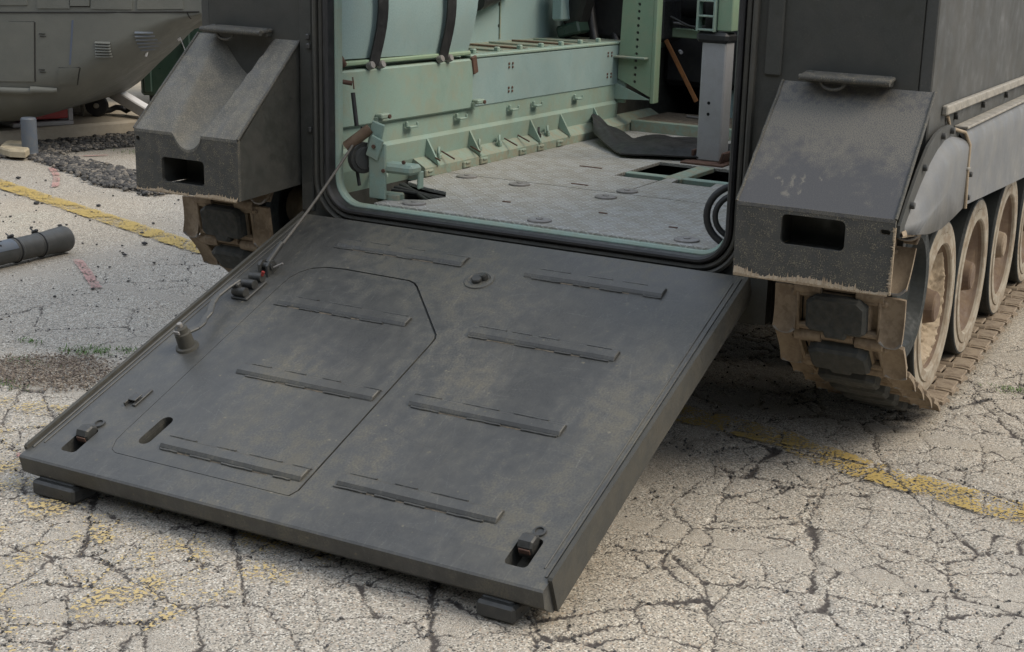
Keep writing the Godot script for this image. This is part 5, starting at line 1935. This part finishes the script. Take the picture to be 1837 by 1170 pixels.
func heli_keel(a: float) -> float:
	var pts := [[-5.0, 0.85], [-4.4, 0.45], [-3.2, 0.20], [-0.8, 0.17], [-0.2, 0.213], [-0.035, 0.256], [0.13, 0.318], [0.28, 0.395], [0.41, 0.480], [0.54, 0.570], [0.73, 0.693], [0.91, 0.854], [1.02, 0.918], [1.09, 0.955], [1.14, 0.99], [1.5, 0.99]]
	for i in pts.size() - 1:
		if a <= pts[i + 1][0]: return lerpf(pts[i][1], pts[i + 1][1], clampf((a - pts[i][0]) / (pts[i + 1][0] - pts[i][0]), 0, 1))
	return 0.99


func make_helicopter() -> void:
	var ax := Vector3(0.9057, 0, -0.4239)
	var h := thing("helicopter", "grey-green parked helicopter fuselage with louvre vents and panel seams", "helicopter", HELI_O, Basis(ax, Vector3.UP, ax.cross(Vector3.UP)))
	begin()
	grid(80, 60, func(u, v): return heli_pt(lerpf(-5.0, 1.14, u), v), true)
	grid(80, 60, func(u, v):
		var p := heli_pt(lerpf(-5.0, 1.14, u), v)
		return Vector3(p.x, p.y, 2.0 * heli_middle(p.x) - p.z), true, true)
	done("fuselage_skin", h, M.helicopter)
	begin()
	tube([Vector3(0.8, 1.16, -0.46), Vector3(1.2, 1.17, -0.46), Vector3(4.2, 1.45, -0.46)], 0.36, 28, 0.14)
	done("tail_boom", h, M.helicopter)
	# seams: thin dark lines
	var line := func(a0: float, t0: float, a1: float, t1: float, w: float, mat: Material, name_ := "panel_seam") -> void:
		begin()
		var n := 14
		var path := []
		for k in n + 1:
			var f := float(k) / n
			path.append(heli_pt(lerpf(a0, a1, f), lerpf(t0, t1, f), 0.001))
		tube(path, w, 6)
		done(name_, h, mat)
	var ts := HELI_SEAM
	line.call(-1.6, ts, 1.10, ts, 0.005, M.seam)
	# panels that stand a little proud of the skin: [a0, a1, t0, t1]
	var T := func(a: float, y: float) -> float: return heli_t(a, y)
	var panel := func(q: Array, name_: String, mat: Material, proud: float) -> void:
		begin()
		var f := func(u: float, v: float) -> Vector3:
			var lo := Vector2(lerpf(q[0].x, q[1].x, u), lerpf(q[0].y, q[1].y, u))
			var hi := Vector2(lerpf(q[3].x, q[2].x, u), lerpf(q[3].y, q[2].y, u))
			var p := lo.lerp(hi, v)
			return heli_pt(p.x, T.call(p.x, p.y), proud)
		sheet(10, 10, f, Vector3(0, 0, proud))
		done(name_, h, mat)
	panel.call([Vector2(-0.62, 0.47), Vector2(0.040, 0.49), Vector2(0.062, 0.873), Vector2(-0.6, 0.855)], "cabin_door", M.helicopter, 0.006)
	panel.call([Vector2(0.185, 0.475), Vector2(0.294, 0.475), Vector2(0.338, 0.592), Vector2(0.205, 0.585)], "access_panel", M.helicopter, 0.006)
	panel.call([Vector2(-0.45, 0.958), Vector2(0.028, 0.978), Vector2(0.030, 1.10), Vector2(-0.45, 1.09)], "access_panel", M.helicopter, 0.006)
	panel.call([Vector2(0.088, 0.960), Vector2(0.300, 0.968), Vector2(0.300, 1.10), Vector2(0.100, 1.10)], "access_panel", M.helicopter, 0.006)
	panel.call([Vector2(0.305, 0.985), Vector2(0.425, 0.990), Vector2(0.435, 1.10), Vector2(0.305, 1.10)], "access_panel", M.helicopter, 0.010)
	panel.call([Vector2(0.435, 0.972), Vector2(0.690, 0.978), Vector2(0.70, 1.10), Vector2(0.445, 1.10)], "access_panel", M.helicopter, 0.006)
	panel.call([Vector2(0.72, 0.980), Vector2(1.0, 0.992), Vector2(1.0, 1.10), Vector2(0.73, 1.10)], "access_panel", M.helicopter, 0.006)
	panel.call([Vector2(0.274, 0.61), Vector2(0.284, 0.61), Vector2(0.318, 0.895), Vector2(0.306, 0.895)], "tape_stripe", M.blue_stripe, 0.0015)
	line.call(0.068, T.call(0.068, 0.872), 0.046, T.call(0.046, 0.49), 0.0035, M.seam)
	line.call(-0.1, T.call(-0.1, 0.868), 0.064, T.call(0.064, 0.874), 0.003, M.seam)
	line.call(0.302, T.call(0.302, 0.983), 0.428, T.call(0.428, 0.988), 0.005, M.seam)
	line.call(0.205, T.call(0.205, 0.588), 0.338, T.call(0.338, 0.595), 0.003, M.seam)
	line.call(0.342, T.call(0.342, 0.592), 0.297, T.call(0.297, 0.475), 0.003, M.seam)
	line.call(1.02, ts, 1.035, T.call(1.035, 0.93), 0.004, M.seam)
	for q in [[0.449, 0.548, 0.662, 0.770, M.helicopter], [0.70, 0.803, 0.70, 0.845, M.blue_grey]]:
		var v := node("louvre_vent", h)
		for k in 6:
			begin()
			var y := lerpf(q[2], q[3], (k + 0.5) / 6.0)
			var f := func(u: float, w: float) -> Vector3:
				var a := lerpf(q[0], q[1], u)
				return heli_pt(a, T.call(a, y - 0.006 + 0.012 * w), 0.0115 - 0.010 * w)
			sheet(4, 2, f, Vector3(0, 0, 0.002))
			done("louvre_slat", v, q[4])
			begin()
			var g := func(u: float, w: float) -> Vector3:
				var a := lerpf(q[0], q[1], u)
				return heli_pt(a, T.call(a, y - 0.0085 + 0.005 * w), 0.0012)
			sheet(4, 1, g, Vector3(0, 0, 0.001))
			done("louvre_gap", v, M.seam if q[4] == M.helicopter else M.helicopter)
	# step bar along the chine
	begin()
	var bar := []
	for k in 20: bar.append(heli_pt(lerpf(-1.4, 0.02, k / 19.0), heli_t(lerpf(-1.4, 0.02, k / 19.0), 0.425), 0.012))
	tube(bar, 0.022, 10)
	done("chine_rail", h, M.helicopter)
	begin()
	bar = []
	for k in 8: bar.append(heli_pt(lerpf(0.012, 0.17, k / 7.0), heli_t(lerpf(0.012, 0.17, k / 7.0), 0.435), 0.012))
	tube(bar, 0.026, 10, 0.018)
	done("rail_fairing", h, M.helicopter)
	for q in [[0.11, 0.80], [0.115, 0.785], [0.095, 0.57], [0.10, 0.555]]:
		begin()
		box(heli_pt(q[0], T.call(q[0], q[1]), 0.003), Vector3(0.04, 0.004, 0.006), 0.001)
		done("latch_mark", h, M.seam)
	begin()
	tube([heli_pt(0.86, heli_t(0.86, 0.75), 0.0), heli_pt(0.86, heli_t(0.86, 0.75), 0.02) + Vector3(0.04, -0.09, 0.0)], 0.003, 6)
	done("tag_string", h, M.white_paint)
	begin()
	box(heli_pt(0.86, heli_t(0.86, 0.75), 0.02) + Vector3(0.0, -0.012, 0.0), Vector3(0.022, 0.018, 0.004), 0.0015, Basis(Vector3.BACK, 0.5))
	done("paper_tag", h, M.white_paint)
	begin()
	box(heli_pt(0.71, T.call(0.71, 0.685), 0.004), Vector3(0.014, 0.04, 0.008), 0.002, Basis(Vector3.BACK, -0.3))
	done("white_mark", h, M.white_paint)


# ---------------------------------------------------------------- small things on the ground

func make_small_things() -> void:
	# the tube lying on the left
	var t := thing("grey_tube", "dark grey ribbed tube with black clips lying on the pavement", "tube", Vector3(-2.895, 0.060, -0.86), Basis(Vector3.UP, 0.03).scaled(Vector3(0.95, 0.95, 0.86)))
	var along_z := Transform3D(Basis(Vector3.RIGHT, Vector3.BACK, Vector3.DOWN), Vector3.ZERO)
	begin()
	lathe([Vector2(0.0, 0.03), Vector2(0.048, 0.03), Vector2(0.053, -0.001), Vector2(0.062, 0.0), Vector2(0.0645, 0.012), Vector2(0.063, 0.05), Vector2(0.058, 0.12), Vector2(0.056, 0.17), Vector2(0.058, 0.175), Vector2(0.058, 0.20), Vector2(0.0555, 0.205), Vector2(0.0555, 0.33), Vector2(0.058, 0.335), Vector2(0.058, 0.365), Vector2(0.055, 0.37), Vector2(0.055, 1.1), Vector2(0.0, 1.1)], along_z, 36)
	done("tube_body", t, M.tube_grey)
	begin()
	var wrap := func(u: float, v: float) -> Vector3:
		var a := lerpf(0.35, 1.75, u)
		return Vector3(0.0575 * cos(a), 0.0575 * sin(a), lerpf(0.37, 1.05, v))
	grid(12, 6, wrap, true, true)
	done("blue_label", t, M.blue_grey)
	for q in [[0.05, 0.50], [-0.2, 0.47], [0.35, 0.44], [0.12, 0.56]]:
		begin()
		disc(Vector3(0.0577 * cos(1.1 + q[0]), 0.0577 * sin(1.1 + q[0]), q[1]), Vector3(cos(1.1 + q[0]), sin(1.1 + q[0]), 0), 0.006, 0.001, 10)
		done("label_hole", t, M.dark_gap)
	for z in [0.188, 0.35]:
		var k := node("tube_clip", t)
		begin()
		var loop := []
		for i in 25: loop.append(Vector3(0.0595 * cos(TAU * i / 24), 0.0595 * sin(TAU * i / 24), z))
		tube(loop, 0.004, 6)
		done("clip_band", k, M.black_rubber)
		begin()
		box(Vector3(-0.022, 0.062, z - 0.004), Vector3(0.035, 0.014, 0.022), 0.004, Basis(Vector3.BACK, 0.5))
		tube([Vector3(-0.03, 0.064, z), Vector3(-0.055, 0.072, z - 0.008)], 0.0035, 6)
		done("clip_lever", k, M.black_rubber)

	# painted lines: thin sheets that skip the cracks and the worn places
	paint("yellow_line", [Vector2(-5.6, -2.29), Vector2(-4.53, -1.905), Vector2(-3.27, -1.512), Vector2(-2.50, -1.272), Vector2(-1.6, -0.99), Vector2(-0.9, -0.77)], 0.135, Color(0.47, 0.34, 0.11), 0.30, "long yellow painted line running behind the grey tube toward the left track", 5)
	paint("yellow_line", [Vector2(-0.6, -0.65), Vector2(0.48, -0.262), Vector2(0.805, -0.226), Vector2(1.10, -0.10), Vector2(1.64, 0.015), Vector2(2.6, 0.20)], 0.15, Color(0.43, 0.31, 0.10), 0.58, "broken yellow painted line on the cracked pavement under the right track", 6)
	paint("worn_yellow_paint", [Vector2(-1.55, 1.06), Vector2(-0.72, 1.28), Vector2(0.10, 1.56)], 0.66, Color(0.49, 0.38, 0.18), 1.0, "worn yellow paint flakes on the pavement below the ramp foot", 7)
	paint("pink_spray_mark", [Vector2(-4.79, -2.52), Vector2(-4.50, -2.30), Vector2(-4.21, -2.02)], 0.042, Color(0.48, 0.29, 0.26), 0.42, "short pink spray mark between black rubble and yellow line", 8)
	paint("pink_spray_mark", [Vector2(-2.74, -0.775), Vector2(-2.53, -0.63), Vector2(-2.26, -0.43)], 0.042, Color(0.48, 0.29, 0.26), 0.45, "pink spray mark in front of the end of the grey tube", 9)
	paint("pink_spray_mark", [Vector2(-5.00, -2.90), Vector2(-4.86, -3.10)], 0.03, Color(0.48, 0.29, 0.26), 0.42, "thin pink spray line on the pale pavement between two bands of rubble", 10)
	paint("pink_spray_mark", [Vector2(-1.02, 1.10), Vector2(-0.93, 1.06)], 0.03, Color(0.48, 0.22, 0.2), 0.5, "faint pink spray dash beside the left corner of the ramp foot", 11)

	# crumbs of black asphalt along the cracks
	var r := RandomNumberGenerator.new(); r.seed = 4242
	var xf := []; var cs := []
	var tries := 0
	while xf.size() < 5200 and tries < 400000:
		tries += 1
		var x := r.randf_range(-2.4, 2.3); var z := r.randf_range(-1.8, 2.1)
		var k := crack(x, z)
		var loose := wander.get_noise_2d(x * 120.0 - 500.0, z * 120.0)
		if k < 0.15 and r.randf() > (0.0015 if loose < 0.15 else 0.010): continue
		if k >= 0.15 and r.randf() > 0.4 + loose: continue
		var s := lerpf(0.0012, 0.0052, r.randf() ** 2.2)
		xf.append(Transform3D(Basis(Vector3(r.randf_range(-1, 1), r.randf_range(-1, 1), r.randf_range(-1, 1)).normalized(), r.randf() * TAU).scaled(Vector3(s, s * 0.8, s)), Vector3(x + r.randf_range(-0.008, 0.008), s * 0.3 - (0.004 if k > 0.3 else 0.001), z + r.randf_range(-0.008, 0.008))))
		var d := r.randf_range(0.03, 0.10)
		cs.append(Color(d, d * 0.97, d * 0.95))
	for q in [[210, -3.05, -1.02, 0.024], [1, -3.35, -1.25, 0.012], [2, -2.9, -1.35, 0.012], [3, -2.72, -1.18, 0.014], [4, -3.9, -1.6, 0.014], [5, -3.6, -1.75, 0.012], [6, -4.6, -2.1, 0.014], [7, -2.62, -0.95, 0.010], [8, -3.2, -0.75, 0.009], [9, -4.2, -2.35, 0.016]]:
		var s: float = q[3]
		xf.append(Transform3D(Basis(Vector3.UP, q[1]).scaled(Vector3(s * 1.4, s * 0.7, s)), Vector3(q[1], s * 0.4, q[2])))
		cs.append(Color(0.035, 0.035, 0.036))
	for k in 160:
		var s := lerpf(0.003, 0.009, r.randf() ** 2.0)
		xf.append(Transform3D(Basis(Vector3.UP, r.randf() * TAU).scaled(Vector3(s, s * 0.7, s)), Vector3(r.randf_range(-4.6, -2.2), s * 0.3, 0.0) + Vector3(0, 0, r.randf_range(-2.2, -0.2))))
		cs.append(Color(0.06, 0.058, 0.055))
	pebbles("asphalt_crumbs", xf, cs, "black asphalt crumbs strewn along the pavement cracks")

	# patch of brown grit with weeds at the left
	var patch := PackedVector2Array([Vector2(-1.80, 0.52), Vector2(-1.70, 0.40), Vector2(-1.60, 0.325), Vector2(-1.42, 0.325), Vector2(-1.28, 0.50), Vector2(-1.36, 0.62), Vector2(-1.53, 0.66), Vector2(-1.75, 0.64)])
	scatter_in("brown_grit", [patch], 4200, 0.0016, 0.0055, [Color(0.25, 0.205, 0.165), Color(0.19, 0.155, 0.125), Color(0.32, 0.275, 0.225), Color(0.13, 0.105, 0.09)], "patch of brown grit in a hollow of the pavement left of the ramp", 333)
	begin()
	for q in [[-1.87, 0.268, 34, 0.035], [-1.58, 0.235, 120, 0.05], [-1.50, 0.16, 60, 0.04], [-1.64, 0.27, 60, 0.04], [-1.69, 0.46, 70, 0.05], [-1.55, 0.66, 50, 0.05], [1.43, -1.16, 120, 0.06], [-4.87, -3.31, 110, 0.10], [-4.99, -3.5, 80, 0.1]]:
		for k in q[2]:
			var base := Vector3(q[0] + r.randfn(0, q[3]), -0.003, q[1] + r.randfn(0, q[3] * 0.5))
			var lean := Vector3(r.randf_range(-1, 1), 0, r.randf_range(-1, 1)) * 0.018
			var side := Vector3(lean.z, 0, -lean.x).normalized() * r.randf_range(0.0012, 0.0024)
			var hgt := r.randf_range(0.004, 0.014)
			var mid := base + lean * 0.5 + Vector3(0, hgt * 0.7, 0)
			quad(base - side, base + side, mid + side * 0.8, mid - side * 0.8)
			tri(mid - side * 0.8, mid + side * 0.8, base + lean * 1.3 + Vector3(0, hgt, 0))
	tag(done("weeds", self, plain("weed", lin(0.09, 0.16, 0.035), 0.7)), "small green weeds growing from pavement cracks", "weeds", "", "stuff")


func paint(called: String, pts: Array, width: float, c: Color, wear: float, label: String, seed_: int) -> void:
	var n := FastNoiseLite.new(); n.seed = seed_; n.frequency = 6.0; n.fractal_octaves = 4
	var fine := FastNoiseLite.new(); fine.seed = seed_ + 40; fine.frequency = 70.0; fine.fractal_octaves = 2
	var len_ := 0.0
	for k in pts.size() - 1: len_ += pts[k].distance_to(pts[k + 1])
	var px := 0.003 if width > 0.3 else 0.0025
	var w := int(len_ / px); var h := maxi(8, int(width * 1.3 / px))
	var d := PackedByteArray(); d.resize(w * h * 4)
	var at := func(s: float) -> Array:
		for k in pts.size() - 1:
			var l: float = pts[k].distance_to(pts[k + 1])
			if s <= l or k == pts.size() - 2:
				var dir: Vector2 = (pts[k + 1] - pts[k]).normalized()
				return [pts[k] + dir * s, Vector2(-dir.y, dir.x)]
			s -= l
		return []
	for i in w:
		var q: Array = at.call((i + 0.5) * px)
		for j in h:
			var off := (float(j) / h - 0.5) * width * 1.3
			var p: Vector2 = q[0] + q[1] * off
			var a := n.get_noise_2d(p.x, p.y); var b := fine.get_noise_2d(p.x, p.y)
			var edge := 1.0 - absf(off) / (width * 0.5)
			var ends := minf(i, w - i) * px / 0.05
			var keep := edge * (6.0 if width < 0.3 else 1.6) + a * 0.9 + b * 0.9 > 0.3 and a * 0.8 + b * 0.95 + 0.55 > wear and ends + a > 0.35
			if keep and crack(p.x, p.y) > 0.12: keep = false
			var o := (j * w + i) * 4
			var g := 0.88 + 0.25 * b
			var col := Color(c.r * g, c.g * g, c.b * g).linear_to_srgb()
			d[o] = clampi(int(col.r * 255), 0, 255); d[o + 1] = clampi(int(col.g * 255), 0, 255); d[o + 2] = clampi(int(col.b * 255), 0, 255); d[o + 3] = 255 if keep else 0
	var m := plain(called, Color.WHITE, 0.85)
	m.albedo_texture = ImageTexture.create_from_image(Image.create_from_data(w, h, false, Image.FORMAT_RGBA8, d))
	m.transparency = BaseMaterial3D.TRANSPARENCY_ALPHA_SCISSOR
	m.alpha_scissor_threshold = 0.5
	m.texture_repeat = false
	begin()
	var steps_ := maxi(4, int(len_ / 0.1))
	for k in steps_:
		var s0 := len_ * k / steps_; var s1 := len_ * (k + 1) / steps_
		var a0: Array = at.call(s0); var a1: Array = at.call(s1)
		var vs := []
		for e in [[a0, -0.5, s0], [a0, 0.5, s0], [a1, 0.5, s1], [a1, -0.5, s1]]:
			var p: Vector2 = e[0][0] + e[0][1] * e[1] * width * 1.3
			vs.append([Vector3(p.x, 0.004, p.y), Vector2(e[2] / len_, e[1] + 0.5)])
		for t in [0, 2, 1, 0, 3, 2]:
			st.set_normal(Vector3.UP)
			st.set_uv(vs[t][1])
			st.add_vertex(vs[t][0])
	var o := MeshInstance3D.new()
	o.name = called
	o.mesh = st.commit()
	o.material_override = m
	add_child(o, true)
	tag(o, label, "road marking", "", "structure")
